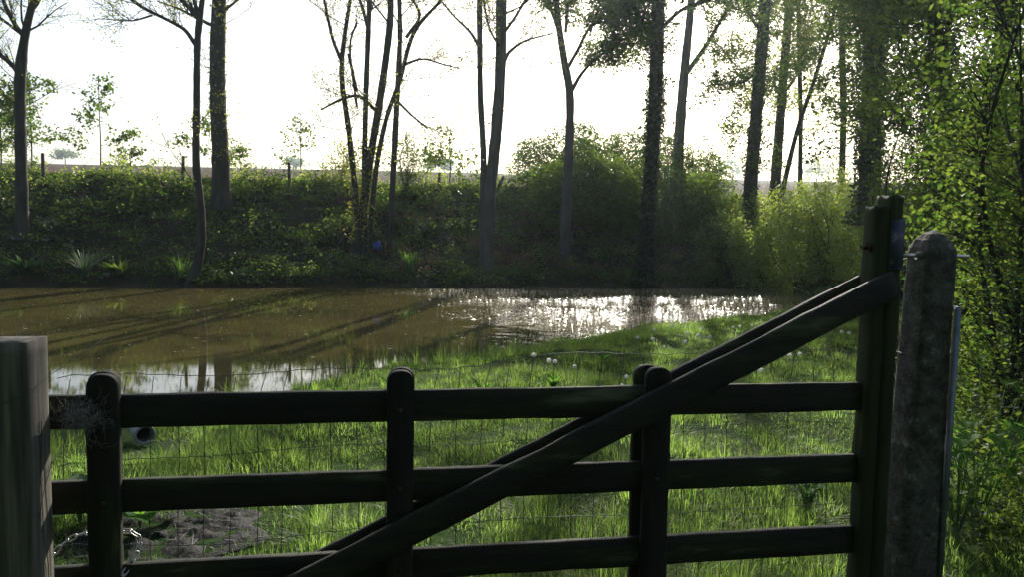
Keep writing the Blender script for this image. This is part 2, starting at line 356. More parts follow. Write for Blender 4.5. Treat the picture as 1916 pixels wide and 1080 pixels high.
for i, zt in enumerate((1.0, 0.683, 0.361, 0.04)):
    plank((-1.735, 0, zt - 0.062), (1.545, 0, zt - 0.062), 0.122, 0.032, seg=60, seed=i * 9.1, wob=.0035, bev=.003).build('rail', M['gatewood'], gate, smooth=False)
for i, (x0, x1, w) in enumerate(((-1.492, -1.50, .108), (-0.432, -0.432, .102), (0.604, 0.612, .112))):
    zl = -0.02
    plank((x1, -.035, zl), (x0, -.035, 1.083), w, 0.034, seed=20 + i * 3.3, top='round', seg=60).build('stile', M['stilewood'], gate)
    plank((x1 + .004 - .022 * (i == 0) - .026 * (i == 2), .037, zl), (x0 + .004 - .022 * (i == 0) - .026 * (i == 2), .037, 1.08), w, 0.034, seed=30 + i * 3.3, top='round', seg=60).build('stile', M['stilewood'], gate)
hp = plank((1.582, -.012, -.02), (1.560, -.012, 1.775), .064, .105, top='rough', seed=51, wob=.007, seg=60, bev=.014).build('heel_post', M['heelwood'], gate)
plank((1.640, -.014, -.02), (1.618, -.014, 1.822), .066, .115, top='rough', seed=61, wob=.006, seg=60, bev=.012).build('heel_post', M['heelwood'], gate)
br = plank((-1.0, -.072, 0.168), (1.612, -.090, 1.438), .114, .034, seed=71, wob=.005, seg=70, bev=.008)
br.build('brace', M['gatewood'], gate)
plank((-0.95, .060, 0.19), (1.565, .060, 1.412), .100, .034, seed=81, wob=.005, seg=70, bev=.008).build('brace', M['gatewood'], gate)
# painted metal plate on the heel post
g = MB(); g.box((1.621, -.0750, 1.60), (.060, .004, .21)); g.box((1.621, -.080, 1.498), (.060, .012, .006))
g.build('hinge_plate', M['plate'], gate)
for a_, b_, r_, s_ in ((1.495, 1.57, .011, 10), (1.522, 1.540, .022, 6), (1.670, 1.690, .024, 6)):
    g = MB(); g.tube([(a_, -.02, 1.585), (b_, -.02, 1.585)], r_, s_); g.build('hinge_bolt' if s_ > 6 else 'hinge_nut', M['rust'], gate)
for (x, z) in ((-.432, .93), (-.432, .62), (.61, .93), (.61, .62), (-1.495, .93), (-1.495, .61), (-.43, .30)):
    g = MB(); g.tube([(x, -.051, z), (x, -.058, z)], .010, 8); g.build('bolt_head', M['rust'], gate)
# wire netting on the back of the gate, drooping along its top edge
g = MB(); rng = np.random.default_rng(3)
topz = lambda u: 1.055 + 0.035 * u + .03 + 0.012 * math.sin(u * 7) - 0.0
yb = .095
us = np.linspace(-1.70, 1.52, 60)
for zi, f in enumerate((1.0, .86, .70, .54, .38, .22, .06)):
    pts = [(u, yb + .012 * math.sin(u * 5 + zi) + .03 * (f == 1.0), topz(u) * f + (.012 * math.sin(u * 3.1 + zi * 2) + .004 * math.sin(u * 60))) for u in us]
    g.tube(pts, .0016, 4, cap=False)
for u in np.arange(-1.67, 1.52, .098):
    k1 = rng.uniform(-.008, .008)
    lean = .05 * rng.uniform(.3, 1.2)
    zs = np.linspace(0.02, 1, 14)
    pts = [(u + k1 + .005 * math.sin(z * 9 + u * 4) + lean * max(0, z - .88) / .12 * .6, yb + .03 * max(0, z - .85) / .15 + .004 * math.sin(u * 9), topz(u) * z) for z in zs]
    g.tube(pts, .0015, 4, cap=False)
g.build('wire_netting', M['wire'], gate)

# concrete hanging post
cp_c = G(1.824, 0, 0)
cpost = thing('concrete_post', cp_c, 'weathered lichen-spotted concrete gate post with pointed top, right of the gate', 'post', rz=GY); cpost.rotation_euler[1] = math.radians(.8)
mb = MB(); rings = []
lv = [(0, .098), (.3, .093), (.6, .087), (.9, .082), (1.2, .078), (1.45, .075), (1.555, .0745), (1.585, .071), (1.620, .056), (1.648, .033), (1.660, .012)]
zs = []
for a, b_ in zip(lv[:-1], lv[1:]):
    for q in np.linspace(0, 1, 15)[:-1]: zs.append((a[0] + (b_[0] - a[0]) * q, a[1] + (b_[1] - a[1]) * q))
zs.append(lv[-1]); n = 56
for z, h in zs:
    R = []
    for i in range(n):
        t_ = 2 * math.pi * i / n + math.pi / 4; c, s_ = math.cos(t_), math.sin(t_)
        k_ = h / max((abs(c) ** 7 + abs(s_) ** 7) ** (1 / 7), .01)
        k_ *= 1 + .03 * mnoise.noise(Vector((c * 3, s_ * 3, z * 9))) + .022 * mnoise.noise(Vector((c * 9, s_ * 9, z * 30))) + .015 * mnoise.noise(Vector((c * 16, s_ * 16, z * 70)))
        R.append((k_ * c, k_ * s_, z))
    rings.append(R)
V = np.array(rings).reshape(-1, 3); i = np.arange(len(zs) - 1)[:, None] * n; j = np.arange(n)[None]; k = (j + 1) % n
mb.add(V, np.stack([i + j, i + k, i + n + k, i + n + j], -1).reshape(-1, 4))
mb.v.append(np.array([[0, 0, 1.666]])); q = np.arange(n); o0 = (len(zs) - 1) * n
mb.f[3].append(np.stack([o0 + q, o0 + (q + 1) % n, np.full(n, mb.n)], -1)); mb.n += 1
mb.build('shaft', M['concrete'], cpost, smooth=True)
g = MB()
g.tube([(-.18, -.04, 1.55), (-.12, -.04, 1.553), (-.07, -.04, 1.554)], .0085, 10); rod_ = g.build('hinge_rod', M['steel'], cpost, smooth=True)
g = MB(); g.tube([(-.108, -.04, 1.553), (-.076, -.04, 1.554)], .017, 8); g.build('rod_nut', M['steel'], rod_)
g = MB(); g.tube([(.08, -.03, 1.555), (.155, -.03, 1.555)], .0085, 10); g.build('hinge_rod', M['steel'], cpost, smooth=True)
g = MB(); 
tp_ = .018 / 1.34
Rt = Matrix.Rotation(-tp_, 3, 'Y')
g.box((.080, -.096, .67), (.020, .005, 1.34), np.array(Rt)); g.box((.092, -.078, .67), (.005, .040, 1.34), np.array(Rt))
g.build('steel_angle', M['galv'], cpost)
for z in (1.13, .50):
    g = MB()
    r_ = .096 if z < .8 else .088; pts = [(r_ * sx, r_ * sy, z + .01 * sx) for sx, sy in ((-1, 1), (-1, -1), (1, -1), (1, 1))]
    pp = []
    for a, b_ in zip(pts[:-1], pts[1:]): pp += [np.array(a) + (np.array(b_) - np.array(a)) * q for q in np.linspace(0, 1, 6)[:-1]]
    pp.append(np.array(pts[-1])); g.tube(pp, .0013, 4); g.build('tie_wire', M['wire'], cpost)

# left timber post
lp = thing('timber_post', (-1.675, 2.54, 0), 'square sawn timber gate post with flat top, sunlit on its right side', 'post', rz=GY)
plank((0, 0, -.02), (0, 0, 1.228), .158, .158, seed=91, wob=.002, seg=30, across=(0, -1, 0), bev=.005).build('shaft', M['postwood'], lp)
g = MB(); g.tube([(-.08, -.081, 1.0), (0, -.083, 1.03), (.06, -.082, 1.05), (.083, -.06, 1.07), (.10, .05, 1.10), (.16, .14, 1.15), (.22, .2, 1.2)], .0012, 4); g.build('tie_wire', M['wire'], lp); g = MB()
g.tube([(.083, .0, .95), (.083, -.02, .75), (.084, -.015, .6), (.083, .02, .42), (.083, .01, .2)], .0012, 4); g.build('tie_wire', M['wire'], lp); g = MB()
g.tube([(.083, .07, .78), (.083, .0, .70), (.084, -.05, .62)], .0012, 4)
g.build('tie_wire', M['wire'], lp)

# chain between timber post and first stile
chain = thing('chain', G(-1.6, -.1, .3), 'shiny galvanised steel chain looped round the left gate stile', 'chain')
def P_(u, y, z): return GO + U * u - NV * y + np.array([0, 0, z])
path = np.array([P_(-1.80, .02, .21), P_(-1.74, .05, .33), P_(-1.70, .07, .40), P_(-1.65, .08, .44), P_(-1.60, .085, .450), P_(-1.54, .085, .448), P_(-1.47, .085, .45), P_(-1.43, .085, .445), P_(-1.405, .07, .42), P_(-1.41, .05, .385), P_(-1.425, .0, .35), P_(-1.45, -.06, .318), P_(-1.50, -.065, .29), P_(-1.56, -.065, .26)])
seg = np.linalg.norm(np.diff(path, axis=0), axis=1); cs = np.concatenate([[0], np.cumsum(seg)])
def along(s): return np.array([np.interp(s, cs, path[:, k]) for k in range(3)])
LL, LW, LR = .040, .022, .0028
ang = np.linspace(0, 2 * math.pi, 29)
s = 0; kk = 0; ch_loc = np.array(chain.location)
while s + LL < cs[-1]:
    a, b_ = along(s), along(s + LL); c = (a + b_) / 2; d = (b_ - a) / np.linalg.norm(b_ - a)
    upv = np.array([0, 0, 1.0]) if kk % 2 else np.array([0.3, -1.0, 0.1])
    w = np.cross(d, upv); w /= np.linalg.norm(w)
    pts = []
    for t_ in ang:
        x = math.cos(t_); y = math.sin(t_)
        pts.append(c + d * ((LL - LW) / 2 * np.sign(x) * min(1, abs(x) * 3) + LW / 2 * x) + w * (LW / 2 - LR) * y)
    mb = MB(); mb.tube(pts, LR, 7, cap=False); mb.build('link', M['steel'], chain, smooth=True).location = tuple(-ch_loc)
    s += LL - 2.6 * LR; kk += 1

# tuft of wool caught on the left end of the top rail
g = MB(); rng = np.random.default_rng(11); c0 = G(-1.56, .075, .93)
for i in range(300):
    p = c0 + U * rng.normal(0, .035) + NV * rng.uniform(-.01, .015) + np.array([0, 0, rng.normal(.0, .03)])
    d = U * rng.normal(0, 1) + np.array([0, 0, rng.normal(-.2, 1)]) + NV * rng.normal(0, .3); d /= np.linalg.norm(d); pts = [p]
    for q in range(6):
        d = d + rng.normal(0, .45, 3) * [1, .3, 1]; d /= np.linalg.norm(d); pts.append(pts[-1] + d * rng.uniform(.006, .016))
    g.tube(pts, .00035, 3, cap=False)
tag(g.build('wool_tuft', M['wool'], loc=c0), 'wispy tuft of pale wool snagged on the left end of the top rail', 'wool')

# ------------------------------------------------------------------ drain pipe
pm = hit(272, 838); pd = np.array([0.62, -0.78, -.03]); pd /= np.linalg.norm(pd); pm = pm + np.array([0, 0, .095])
pr = thing('drain_pipe', pm, 'grey drain pipe with a dark open mouth lying in the grass by the pond', 'pipe')
def lathe(axis_pts, prof, sides=28):
    mb = MB(); mb.tube([axis_pts(t) for t, r in prof], [r for t, r in prof], sides, cap=False); return mb
lathe(lambda t: -pd * t, [(1.5, .066), (1.0, .066), (.35, .066), (.12, .066)]).build('pipe_body', M['pipe'], pr, smooth=True)
g = MB()
prof = [(.13, .067), (.128, .078), (.03, .08), (.0, .08), (-.004, .076), (-.004, .066), (.0, .062), (.2, .060), (.9, .058)]
pts = [-pd * t for t, r in prof]; th = np.arange(28) * 2 * math.pi / 28
a_ = np.cross(pd, [0, 0, 1]); a_ /= np.linalg.norm(a_); b2 = np.cross(pd, a_)
V = np.array([[-pd * t + r * (a_ * math.cos(q) + b2 * math.sin(q)) for q in th] for t, r in prof]).reshape(-1, 3)
i = np.arange(len(prof) - 1)[:, None] * 28; j = np.arange(28)[None]; k = (j + 1) % 28
g.add(V, np.stack([i + j, i + k, i + 28 + k, i + 28 + j], -1).reshape(-1, 4))
g.build('socket', M['pipe'], pr, smooth=True)

# ------------------------------------------------------------------ trees
def unit(v): return v / (np.linalg.norm(v) + 1e-9)
def grow(mb, p, d, L, r, level, tips, rng, up=.06, wig=.12, kids=4, sp=(.5, .95)):
    n = max(4, int(L / .3)); pts = [p]; st = L / (n - 1)
    for q in range(n - 1):
        d = unit(d + rng.normal(0, wig, 3) + np.array([0, 0, up])); pts.append(pts[-1] + d * st)
    pts = np.array(pts); rad = np.linspace(r, max(r * .3, .004), n)
    mb.tube(pts, rad, 5 if r > .015 else 3, cap=False)
    if level <= 1:
        for q in range(max(2, int(L / .12))):
            t_ = rng.uniform(.25, 1) * (n - 1); i0 = min(int(t_), n - 2); tips.append(pts[i0] + (pts[i0 + 1] - pts[i0]) * (t_ - i0))
    if level > 0:
        for q in range(kids):
            t_ = rng.uniform(.25, .98) * (n - 1); i0 = min(int(t_), n - 2); dd = unit(pts[i0 + 1] - pts[i0])
            a = unit(np.cross(dd, rng.normal(0, 1, 3))); an = rng.uniform(*sp)
            grow(mb, pts[i0], unit(dd * math.cos(an) + a * math.sin(an)), L * rng.uniform(.4, .65), max(rad[i0] * .5, .0065), level - 1, tips, rng, up, wig, kids, sp)

def spline(P, m=6):             # Catmull-Rom through rows
    P = np.asarray(P, float); Q = np.vstack([2 * P[0] - P[1], P, 2 * P[-1] - P[-2]]); o = []
    for i in range(1, len(Q) - 2):
        for t in np.linspace(0, 1, m, endpoint=False):
            a, b, c, d = Q[i - 1], Q[i], Q[i + 1], Q[i + 2]
            o.append(.5 * ((2 * b) + (c - a) * t + (2 * a - 5 * b + 4 * c - d) * t * t + (3 * b - a - 3 * c + d) * t ** 3))
    o.append(Q[-2]); return np.array(o)

def tree(name, label, cat, base, stems, branches=(), ext=6, leaf='leaf_spring', lsize=.06, per_tip=2, bark='bark', ivy=None, seed=1, side=0, kids=4, low=0, group='trees standing around the pond', Y=None, toplev=2, spread=.12, boughs=0, blen=(1.4, 3.0), bz=2.2):
    rng = np.random.default_rng(seed)
    bp_ = hit(*base) if Y is None else None
    if Y is not None:
        bp_ = at(base[0], base[1], Y); bp_[2] = height(bp_[0], bp_[1])
    Yd = bp_[1]
    T = thing(name, bp_, label, cat, group)
    mb = MB(); tips = []; paths = []
    for si, st in enumerate(stems):
        rows = []
        for q, (x, y, w) in enumerate(st):
            p = at(x, y, Yd + (q / max(1, len(st) - 1)) * rng.uniform(-.5, .5) if len(stems) > 1 else Yd)
            rows.append([*p, w * (.86 if len(stems) > 3 else .93) / 2 * Yd / F])
        rows = np.array(rows)
        if abs(st[0][1] - base[1]) < 20: rows[0, 2] = min(rows[0, 2], height(rows[0, 0], rows[0, 1])) - .15
        path = spline(rows)
        if ext and st[-1][1] <= 30:
            d = unit(path[-1, :3] - path[-4, :3]); d = unit(d + [0, 0, .3]); p = path[-1, :3]; r = path[-1, 3]; e = [path]; nn = int(ext / .5)
            for q in range(1, nn + 1):
                d = unit(d + rng.normal(0, .06, 3) + [0, 0, .04]); p = p + d * .5; e.append(np.array([[*p, r * (1 - .85 * q / nn)]]))
            path = np.vstack(e)
        # root flare and knobbly girth
        if len(stems) == 1 or si == 0:
            hgt = path[:, 2] - path[0, 2]; path[:, 3] *= 1 + .55 * np.exp(-hgt / .35)
        path[:, 3] *= 1 + .05 * rng.standard_normal(len(path))
        paths.append(path)
        mb.tube(path[:, :3], path[:, 3], 12)
        # crown branches in the extension
        ztop = at(base[0], 0, Yd)[2]
        idx = [i for i in range(len(path)) if path[i, 2] > ztop - 1.0]
        for q in range(int(ext * 1.3)):
            if not idx: break
            i0 = idx[rng.integers(len(idx))]; az = rng.uniform(0, 2 * math.pi); el = rng.uniform(.3, .9)
            grow(mb, path[i0, :3], np.array([math.cos(az) * math.cos(el), math.sin(az) * math.cos(el), math.sin(el)]), rng.uniform(1.2, 2.6), max(.010, path[i0, 3] * .3), toplev, tips, rng, kids=kids)
        # slender side twigs lower down
        for q in range(side):
            i0 = rng.integers(int(len(path) * .25), len(path)); az = rng.uniform(0, 2 * math.pi); el = rng.uniform(-.1, .6)
            grow(mb, path[i0, :3], np.array([math.cos(az) * math.cos(el), math.sin(az) * math.cos(el) * .6, math.sin(el)]), rng.uniform(.9, 2.4), .016, 1, tips, rng, kids=5, up=.12)
    for q in range(boughs):
        path = paths[0]; fr = [i for i in range(len(path)) if path[i, 2] > path[0, 2] + bz and path[i, 2] < ztop + .5]
        i0 = fr[rng.integers(len(fr))]; az = rng.uniform(0, 2 * math.pi); el = rng.uniform(-.15, .6)
        grow(mb, path[i0, :3], np.array([math.cos(az) * math.cos(el), math.sin(az) * math.cos(el) * .7, math.sin(el)]), rng.uniform(*blen), .016, 2, tips, rng, kids=3, up=.02)
    for br_ in branches:
        rows = np.array([[*at(x, y, Yd + rng.uniform(-.1, .1) * q), w / 2 * Yd / F] for q, (x, y, w) in enumerate(br_)])
        path = spline(rows); mb.tube(path[:, :3], path[:, 3], 7)
        for q in range(max(6, int(len(path) * .7))):
            i0 = rng.integers(len(path) // 4, len(path)); d = unit(path[min(i0 + 1, len(path) - 1), :3] - path[max(i0 - 1, 0), :3])
            d = unit(d + rng.normal(0, .45, 3) + [0, 0, .25]); grow(mb, path[i0, :3], d, rng.uniform(.7, 1.9), max(.011, path[i0, 3] * .25), 1, tips, rng, kids=5)
    mb.build('trunk', M[bark], T, smooth=True, loc=bp_)
    if tips and per_tip:
        tp = np.array(tips); tp = np.repeat(tp, math.ceil(per_tip), 0)
        if per_tip < 1: tp = tp[rng.random(len(tp)) < per_tip]
        tp = tp + rng.normal(0, spread, tp.shape)
        cm = MB(); cm.leaves(tp, lsize, rng); cm.build('crown', M[leaf], T, loc=bp_)
    if ivy:
        iv = MB(); kind, dens, thick, zlo, zhi = ivy
        for path in (paths[:1] if len(paths) < 4 else paths[:3]):
            for i in range(len(path) - 1):
                a, b = path[i], path[i + 1]
                if not (zlo <= a[2] <= zhi): continue
                n = int(dens * np.linalg.norm(b[:3] - a[:3]) * (a[3] * 6 + .4) * rng.uniform(.4, 1.5))
                t = rng.random(n)[:, None]; th = rng.random(n) * 2 * math.pi
                rr = a[3] * .95 + np.abs(rng.normal(0, thick, n)) + thick * .8 * (1 + math.sin(a[2] * 2.3 + seed)) * rng.random(n)
                P = a[:3] + (b[:3] - a[:3]) * t + np.stack([np.cos(th) * rr, np.sin(th) * rr, rng.normal(0, .05, n)], -1)
                iv.leaves(P, .075, rng, width=.85)
        iv.build('ivy', M[kind], T, loc=bp_)
    return T

tree('slender_tree', 'dark trunk at far left forking into rising limbs, standing halfway down the bank', 'tree', (42, 440),
     [[(42, 440, 24), (40, 330, 22), (38, 230, 20), (38, 140, 20), (48, 60, 15), (65, -10, 12)]],
     [[(38, 140, 12), (20, 118, 9), (-10, 95, 8)], [(47, 70, 10), (28, 45, 8), (10, 10, 7), (0, -20, 5)], [(36, 60, 6), (10, 40, 5), (-10, 25, 4)], [(58, 20, 8), (72, 0, 7), (80, -30, 5)]],
     per_tip=1.5, seed=2, lsize=.06, bark='bark', side=6)
tree('slender_tree', 'thin leaning trunk rooted at the waterline, forked near the top of the photo', 'tree', (357, 528),
     [[(357, 528, 20), (370, 490, 18), (378, 440, 16), (374, 370, 15), (367, 300, 15), (368, 200, 14), (369, 90, 13), (373, 40, 13), (380, -10, 8)]],
     [[(365, 82, 8), (345, 55, 7), (310, 35, 6), (270, 15, 6), (240, -5, 5)], [(370, 28, 9), (355, 15, 8), (335, -5, 6)], [(371, 25, 8), (363, 0, 7)], [(285, 28, 4), (250, 38, 3), (225, 36, 2)]],
     per_tip=1.5, seed=3, lsize=.06, ext=5, side=5)
tree('stout_tree', 'thick straight trunk on the upper bank speckled with small yellow ivy leaves', 'tree', (413, 384),
     [[(414, 384, 38), (413, 300, 33), (408, 200, 31), (407, 100, 29), (410, 0, 27)]], (),
     per_tip=1.5, seed=4, bark='bark_dark', ivy=('ivy_yellow', 60, .03, 3.6, 9), side=9, ext=7)
tree('multi_stemmed_tree', 'clump of slim stems fanning upward with yellow-green sprouts near the base', 'tree', (683, 478),
     [[(665, 478, 20), (680, 390, 18), (692, 300, 17), (712, 180, 16), (728, 60, 14), (732, -10, 12)],
      [(675, 475, 13), (662, 330, 12), (652, 240, 12), (640, 150, 11), (642, 90, 10), (655, 0, 8)],
      [(683, 475, 12), (682, 330, 12), (684, 200, 12), (689, 60, 11), (692, -10, 10)],
      [(688, 470, 11), (702, 330, 11), (722, 225, 10), (748, 150, 10), (775, 60, 8), (830, -5, 6)],
      [(728, 466, 13), (735, 340, 13), (742, 200, 12), (748, 80, 11), (747, -10, 10)]],
     [[(640, 115, 7), (622, 70, 6), (606, -5, 5)], [(652, 100, 6), (668, 170, 5)], [(702, 205, 7), (672, 180, 6), (640, 185, 5), (600, 205, 3)],
      [(752, 122, 6), (790, 110, 4), (830, 120, 3), (860, 128, 2)], [(745, 190, 5), (770, 215, 4), (800, 240, 3)], [(760, 70, 7), (785, 30, 5), (770, -5, 4)],
      [(690, 60, 6), (680, 20, 6), (670, -10, 5)], [(668, 200, 5), (655, 90, 4), (668, 40, 4)]],
     per_tip=1.6, seed=5, ivy=('ivy_yellow', 170, .13, .9, 4.4), side=9, ext=4.5, kids=3)
tree('twin_stemmed_tree', 'pale smooth stems rising tightly together from the middle of the far bank', 'tree', (905, 508),
     [[(908, 508, 26), (914, 400, 24), (922, 300, 20), (930, 200, 17), (934, 100, 15), (935, -10, 14)],
      [(903, 500, 14), (903, 400, 14), (905, 300, 13), (899, 180, 11), (898, 90, 11), (897, -10, 10)],
      [(924, 330, 14), (934, 230, 14), (941, 120, 12), (943, -10, 11)]],
     [[(943, 115, 8), (955, 95, 6), (985, 75, 4), (1035, 62, 2)], [(898, 90, 6), (880, 60, 5), (850, 30, 4), (825, 0, 3)], [(944, 60, 6), (965, 30, 5), (985, -5, 4)], [(936, 90, 5), (915, 50, 4), (905, 0, 4)]],
     per_tip=1.2, seed=6, bark='bark_grey', ext=5, side=8)
tree('slender_tree', 'straight grey trunk left of the dark hedge with a leafy bough reaching right', 'tree', (1058, 490),
     [[(1056, 490, 22), (1060, 380, 20), (1065, 270, 17), (1066, 175, 16), (1055, 110, 14), (1043, 30, 13), (1040, -10, 12)]],
     [[(1070, 168, 8), (1090, 135, 6), (1120, 105, 5), (1160, 85, 4), (1200, 80, 3)], [(1063, 125, 7), (1080, 95, 6), (1105, 50, 5), (1140, 40, 4), (1180, 50, 4)],
      [(1042, 50, 6), (1032, 20, 5), (1020, -10, 4)], [(1058, 60, 6), (1062, 10, 5)], [(1105, 60, 4), (1120, 20, 4), (1165, 5, 4)], [(1140, 70, 4), (1170, 30, 4), (1200, 10, 3)]],
     per_tip=9, seed=7, lsize=.10, leaf='leaf_mid', bark='bark_grey', spread=.14)
tree('ivy_clad_tree', 'dark ivy-clad trunk at the waterline in front of the hedge, over the sun glitter', 'tree', (1208, 520),
     [[(1208, 520, 32), (1211, 420, 28), (1218, 320, 27), (1225, 200, 27), (1229, 100, 26), (1232, -10, 24)]],
     [[(1222, 70, 8), (1200, 35, 7), (1180, 5, 6)], [(1232, 60, 8), (1260, 30, 7), (1290, 10, 6), (1330, 0, 5)]],
     per_tip=4, seed=8, bark='bark_dark', ivy=('ivy', 420, .055, -.3, 12), side=3, ext=8, leaf='leaf_dark', lsize=.10, boughs=8, blen=(.5, 1.05), bz=4.2)
tree('slender_tree', 'pale trunk rising behind the dark hedge with one bough slanting up to the right', 'tree', (1268, 368),
     [[(1264, 372, 26), (1268, 300, 23), (1275, 200, 20), (1282, 120, 18), (1290, 40, 15), (1294, -10, 14)]],
     [[(1280, 142, 10), (1300, 115, 9), (1330, 70, 7), (1358, 20, 6), (1372, -10, 5)], [(1330, 75, 4), (1345, 85, 3), (1380, 125, 2)]],
     per_tip=4, seed=9, bark='bark_grey', ext=6, lsize=.10, leaf='leaf_mid')
tree('ivy_clad_tree', 'sturdy trunk beside the sunlit bushes, ivy fuzzing its right edge', 'tree', (1396, 466),
     [[(1392, 466, 34), (1400, 400, 29), (1408, 300, 26), (1416, 200, 25), (1425, 90, 23), (1434, -10, 22)]],
     [[(1420, 130, 6), (1395, 150, 4), (1365, 160, 3)], [(1430, 60, 8), (1410, 40, 6), (1395, 10, 5)]],
     per_tip=6, seed=10, bark='bark_dark', ivy=('ivy', 170, .03, 1.0, 12), side=7, ext=8, leaf='leaf_mid', lsize=.10, boughs=11, blen=(.8, 2.2))
tree('slender_tree', 'trunk on top of the bank just left of the thin leaning pole-like stem', 'tree', (1450, 338),
     [[(1450, 338, 24), (1456, 270, 20), (1463, 180, 18), (1470, 90, 17), (1478, -10, 16)]], [[(1463, 180, 5), (1490, 140, 4), (1500, 100, 3)]],
     per_tip=4, seed=11, Y=34, side=10, ext=3, bark='bark_dark', ivy=('ivy_yellow', 40, .08, 4, 13), lsize=.11, boughs=11, bz=3.2)
tree('leaning_tree', 'thin dead straight stem leaning steeply to the right across the sky gap', 'tree', (1462, 345),
     [[(1452, 350, 10), (1490, 250, 9), (1520, 160, 8), (1548, 70, 7), (1568, -10, 6)]], (), per_tip=0, seed=12, Y=32, ext=0, bark='bark_dark')
tree('young_tree', 'thin leafy trunk standing just right of the leaning stem', 'tree', (1497, 335),
     [[(1499, 335, 9), (1498, 230, 9), (1496, 120, 8), (1494, -10, 8)]], (), per_tip=5, leaf='leaf_bright', seed=13, Y=35, side=10, ext=2, lsize=.12, spread=.2, boughs=11, bz=3.6)
tree('young_tree', 'upright trunk wrapped in yellow-green leaves between leaning stem and broad ivy tree', 'tree', (1578, 330),
     [[(1578, 330, 13), (1578, 220, 12), (1576, 110, 12), (1578, -10, 11)]], (), per_tip=5, leaf='leaf_bright', seed=14, Y=33, side=10, ext=2, lsize=.12, boughs=13, bz=3.6, ivy=('ivy_yellow', 120, .06, 3, 13), spread=.2)
tree('ivy_clad_tree', 'broad dark ivy-covered trunk forking at the top, above the tall gate post', 'tree', (1625, 400),
     [[(1628, 420, 46), (1628, 300, 40), (1631, 180, 36), (1633, 60, 32), (1618, -10, 20)]],
     [[(1634, 60, 18), (1650, 30, 16), (1662, -10, 14)], [(1640, 120, 5), (1680, 60, 4), (1690, 10, 3)]],
     per_tip=7, seed=15, Y=21, bark='bark_dark', ivy=('ivy', 480, .09, .5, 10), side=8, ext=8, leaf='leaf_mid', boughs=22, lsize=.09)
tree('ivy_clad_tree', 'shaggy ivy-laden trunk half hidden by leaves, second from the right edge', 'tree', (1757, 430),
     [[(1762, 430, 30), (1760, 300, 28), (1768, 200, 26), (1762, 100, 22), (1745, 30, 16), (1735, -10, 14)]],
     [[(1765, 110, 12), (1775, 50, 11), (1790, -10, 9)], [(1755, 170, 5), (1700, 130, 4), (1680, 80, 3)], [(1755, 280, 5), (1705, 250, 4), (1675, 240, 3)]],
     per_tip=8, seed=16, Y=16, bark='bark_dark', ivy=('ivy', 420, .10, .5, 8), side=8, ext=7, leaf='leaf_mid', boughs=13, bz=3.6, lsize=.08)
tree('stout_tree', 'dark trunk forking high up beyond the hedge at the right edge of the photo', 'tree', (1862, 420),
     [[(1862, 430, 30), (1862, 300, 28), (1866, 200, 28), (1876, 90, 28), (1872, -10, 22)]],
     [[(1880, 70, 16), (1898, 40, 14), (1930, 20, 12)], [(1882, 60, 14), (1890, 10, 12), (1895, -10, 11)]],
     per_tip=8, seed=17, Y=13, bark='bark_dark', side=6, ext=7, leaf='leaf_mid', boughs=20, lsize=.07)

# ------------------------------------------------------------------ shrubs
def shrub(name, label, cat, base, H, R, nleaf, size, leaf, seed, bark='bark_dark', group=None, stems=9, flat=1.0, low=.05, csp=.16, per=26, droop=.2, width=.6):
    rng = np.random.default_rng(seed); T = thing(name, base, label, cat, group); mb = MB(); cm = MB()
    sp = []
    for i in range(stems):
        az = rng.uniform(0, 2 * math.pi); R0 = R * rng.uniform(.2, .85); top = np.array([math.cos(az) * R0, math.sin(az) * R0 * flat, H * rng.uniform(.65, 1)])
        b0 = rng.normal(0, .12, 3) * [1, 1, 0]; mid = top * [.45, .45, .55] + rng.normal(0, .08 * H, 3) * [1, 1, .2]
        path = spline([b0 - [0, 0, .1], b0 + [0, 0, .05], mid, top]); mb.tube(path, np.linspace(.012 * H, .004, len(path)), 5, cap=False); sp.append(path[5:])
    S = np.vstack(sp); nc = max(8, int(nleaf / per)); cents = []
    while len(cents) < nc:
        p = rng.uniform(-1, 1, 3); p[2] = rng.uniform(low, 1)
        rad = math.hypot(p[0], p[1]); env = math.sqrt(max(0, 1 - (max(0, p[2] - .45) / .57) ** 2)) * (0.75 + .25 * math.sin(3 * math.atan2(p[1], p[0]) + seed + p[2] * 4)) * (.7 + .3 * min(1, p[2] / .3))
        if rad < env and (rad > env * .35 or rng.random() < .4): cents.append([p[0] * R, p[1] * R * flat, p[2] * H])
    C = np.array(cents)
    for c in C[::1]:
        s_ = S[np.argmin(np.sum((S - c + [0, 0, .3]) ** 2, 1))]
        mb.tube([s_, (s_ + c) / 2 + rng.normal(0, .05, 3), c], [.006, .004, .002], 3, cap=False)
    P = np.repeat(C, per, 0) + rng.normal(0, csp, (len(C) * per, 3)) * [1, 1, .8]
    P[:, 2] = np.maximum(P[:, 2], .03)
    cm.leaves(P, size, rng, droop=droop, width=width)
    mb.build('stems', M[bark], T); cm.build('foliage', M[leaf], T)
    return T
def gpt(px, Y):
    p = at(px, 400, Y); p[2] = height(p[0], p[1]); return p

